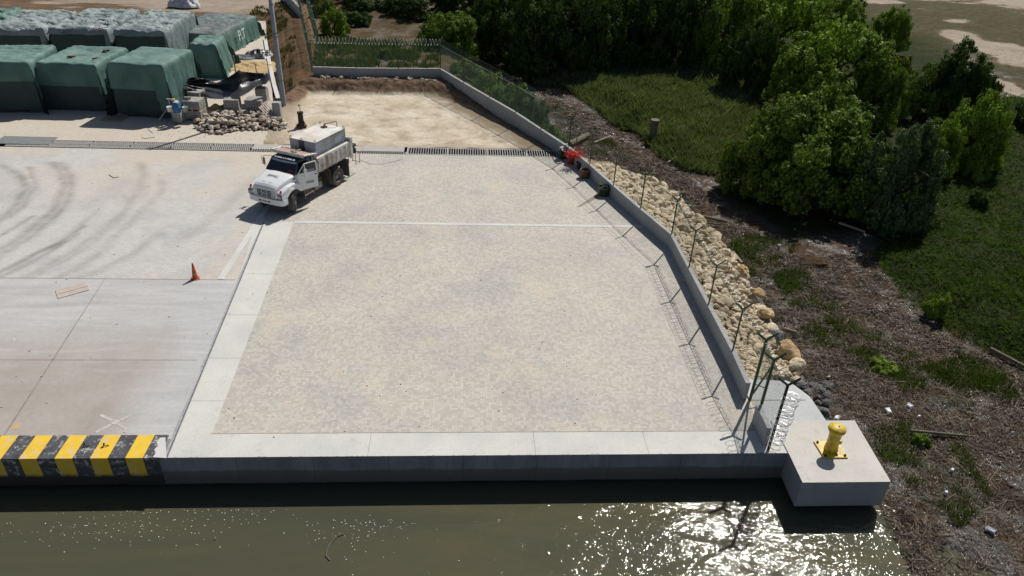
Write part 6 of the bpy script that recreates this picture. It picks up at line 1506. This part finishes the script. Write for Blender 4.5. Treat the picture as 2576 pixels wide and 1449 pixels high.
tt_ = np.cross(nn, g.normal(size=(n, 3))); tt_ /= np.linalg.norm(tt_, axis=1)[:, None]; b_ = np.cross(nn, tt_); p_ = np.stack([x, y, z], -1); sz = (g.uniform(.008, .024, n)*np.maximum(1, np.hypot(x, y)/26))[:, None]
V = np.stack([p_-tt_*sz, p_-b_*sz*.5, p_+tt_*sz, p_+b_*sz*.5], 1).reshape(-1, 3)
tag(npmesh('wet_leaf_litter', V, np.arange(n*4).reshape(-1, 4), m_wet), 'glistening wet leaf litter on the muddy shore', 'leaf litter', kind='stuff')
# logs, fronds, litter
def log(name, label, a, b, r, mt, za=-1.1, zb=-1.1, cat='log', n=10):
    A_, B2 = at(*a, za), at(*b, zb); m = MB(); pts = [A_.lerp(B2, t/5)+Vector((0, 0, r*.6))+Vector((nz(t, r*9), nz(t, 5), 0))*r*.5 for t in range(6)]; m.tube(pts, r, n, r*.8)
    return tag(m.build(name, mt, smooth=False), label, cat)
log('driftwood_log', 'thick grey log lying in the mud outside the fence', (1432, 369), (1478, 345), .26, m_log)
log('driftwood_branch', 'pale broken branch right of the thick log', (1495, 360), (1535, 344), .07, m_wood, cat='branch')
log('driftwood_branch', 'long dark branch at the edge of the tree shadow', (1770, 547), (1828, 560), .09, m_log, cat='branch')
log('driftwood_branch', 'thin dark branch just below the long one', (1768, 561), (1812, 566), .06, m_log, cat='branch')
log('driftwood_branch', 'broken stick at the edge of the reeds', (1680, 410), (1702, 395), .06, m_wood, -1.1, -.9, cat='branch')
log('driftwood_branch', 'short brown log at the foot of the riprap', (1843, 637), (1866, 664), .09, m_wood, cat='branch')
log('driftwood_branch', 'long thin log lying across the lower debris', (2290, 1085), (2430, 1098), .06, m_log, cat='branch')
log('driftwood_branch', 'thin stick beside the lower riprap stones', (1975, 828), (2003, 836), .05, m_wood, cat='branch')
log('driftwood_branch', 'long dark pole along the grass edge at far right', (2490, 880), (2576, 925), .10, m_log, cat='branch')
log('driftwood_branch', 'pair of beams by the hollow at the grass edge', (2110, 562), (2175, 585), .08, m_wood, cat='branch')
fp = at(2045, 660, -1.1); fo = MB()
for k in range(90):
    a = rnd.gauss(2.95, .28); L_ = rnd.uniform(.5, 1.6); s_ = Vector((rnd.uniform(.3, .9), rnd.uniform(-.35, .25), rnd.uniform(0, .16))); d = Vector((math.cos(a), math.sin(a)*.7, rnd.uniform(-.05, .05))); fo.tube([s_, s_+d*L_*.5+Vector((0, 0, .05)), s_+d*L_], .014, 4, .006)
o = fo.build('palm_frond_pile', m_frond); o.location = fp; tag(o, 'sheaf of dry tan palm fronds on the mud flat', 'palm fronds')
fo = MB()
for k in range(60):
    a = rnd.gauss(.2, .4); L_ = rnd.uniform(.3, .8); s_ = Vector((rnd.uniform(-.5, .1), rnd.uniform(-.3, .3), rnd.uniform(.1, .35))); d = Vector((math.cos(a), -abs(math.sin(a)), -rnd.uniform(.0, .3))); fo.tube([s_, s_+d*L_*.6+Vector((0, 0, .04)), s_+d*L_], .012, 4, .005)
o = fo.build('dry_grass_tuft', m_frond); o.location = at(1715, 585, -1.0); tag(o, 'hanging tuft of dry tan grass at the upper riprap foot', 'dry grass')
fo = MB()
for k in range(150):
    s_ = Vector((rnd.gauss(0, 1.5), rnd.gauss(0, .9), rnd.uniform(.0, .6))); d = Vector((rnd.gauss(0, 1), rnd.gauss(0, 1), rnd.uniform(-.1, .8))); L_ = rnd.uniform(.5, 1.8); d.normalize()
    fo.tube([s_, s_+d*L_*.5+Vector((rnd.gauss(0, .1), rnd.gauss(0, .1), .05)), s_+d*L_], .014, 4, .004)
o = fo.build('dead_branches', m_twig); o.location = at(2055, 500, -1.0); tag(o, 'tangle of dead grey branches under the broad mangrove', 'dead branches')
p = at(1641, 352, -1.1); h_ = height_for(p, 300); m = MB(); m.lathe([(.36, -.2), (.30, .1), (.27, h_*.8), (.36, h_*.86), (.34, h_*.98), (.10, h_), (0, h_)], 9); o = m.build('old_pile', m_log); o.location = p; tag(o, 'weathered dark timber pile standing at the edge of the reeds', 'pile')
lit = [(2289, 1022, 'white foam box lid'), (2234, 1034, 'white foam tray'), (2105, 1052, 'open white foam box'), (2395, 1183, 'pale torn packaging'), (2491, 1335, 'grey-white floating box'), (2030, 661, 'white carton'), (2035, 610, 'round white cap'), (1960, 618, 'white scrap'), (1938, 716, 'white cup'),
       (2083, 949, 'white foam scrap'), (2310, 1048, 'cream paper plate'), (1990, 946, 'white bag'), (1618, 372, 'small white scrap'), (1561, 351, 'tiny white scrap'), (1465, 373, 'white bag by the fence'), (2548, 1090, 'pale bottle'), (2450, 745, 'tiny white cup'), (2548, 1220, 'white floating tray'), (2380, 1240, 'small pale can')]
where = ['in the middle of the right debris', 'just left of the foam lid', 'beside the mooring block', 'on the lower right debris', 'near the lower right corner', 'beside the palm fronds', 'near the palm fronds', 'at the riprap side of the mud', 'on the mud beside the riprap', 'right of the corner ramp', 'below the foam lid',
         'on the edge of the corner ramp', 'on the upper creek mud', 'on the creek mud near the log', 'outside the first fence post', 'far right on the debris', 'on the right mud edge', 'far right on the debris, lower', 'below the torn packaging']
for k, ((x, y, l), wv) in enumerate(zip(lit, where)):
    p = at(x, y, -1.15); s_ = .15 if k in (0, 1, 2, 4) else .08; m = MB()
    m.add([(-s_, -s_*.6, 0), (s_, -s_*.6, 0), (s_, s_*.6, 0), (-s_, s_*.6, 0), (-s_*.8, -s_*.42, .09), (s_*.8, -s_*.42, .09), (s_*.8, s_*.30, .05), (-s_*.5, s_*.42, .07)], [(3, 2, 1, 0), (4, 5, 6, 7), (0, 1, 5, 4), (1, 2, 6, 5), (2, 3, 7, 6), (3, 0, 4, 7)])
    o = m.build('foam_litter', m_foam if k != 4 else m_tank); o.location = p; o.rotation_euler = (rnd.uniform(-.3, .3), rnd.uniform(-.3, .3), rnd.uniform(0, 3)); tag(o, l+' '+wv, 'litter', 'litter on the shore')
# things floating in the water
m = MB(); m.tube([at(*q, WATER+.02) for q in ((866, 1343), (848, 1349), (832, 1365), (822, 1383), (820, 1398), (830, 1410))], .018, 5); tag(m.build('floating_twig', m_twig), 'curved brown twig floating in the open water', 'twig')
m = MB(); p = at(541, 1354, WATER+.02); m.box(p, (.05, .1, .03)); tag(m.build('floating_leaf', m_twig), 'tiny dark leaf floating left of the curved twig', 'leaf')
g = np.random.RandomState(3); V = []; F = []
for k in range(520):
    cx_, cy_, sx, sy = [(420, 1290, 330, 22), (880, 1315, 160, 45), (1750, 1290, 130, 30), (250, 1320, 300, 40), (1950, 1380, 140, 45)][g.randint(5)]
    px, py = cx_+g.normal()*sx*.5, cy_+abs(g.normal())*sy-8
    if py < 1276: continue
    c = np.array(at(px, py, WATER+.012)); r = g.uniform(.004, .016); a = g.uniform(0, 3); n_ = len(V)
    for q in range(5): t = q*1.2566+a; V.append(c+np.array([math.cos(t)*r*1.4, math.sin(t)*r, 0]))
    F.append(tuple(range(n_, n_+5)))
tag(npmesh('foam_flecks', V, F, m_foam), 'scattered white foam flecks drifting on the water', 'foam', kind='stuff')

# grit and small loose stones lying on the paving
g = np.random.RandomState(12); m = MB()
for k in range(260):
    px, py = (g.uniform(0, 1500), g.uniform(330, 1100)) if k < 150 else (g.uniform(380, 760), g.uniform(318, 352))
    p = at(px, py, .012); r = g.uniform(.008, .03); m.box(p, (r*2, r*1.6, r*1.2), rz=g.uniform(0, 3), rx=g.uniform(-.5, .5))
tag(m.build('paving_grit', m_rock2), 'small loose stones scattered over the paving', 'grit', kind='stuff')
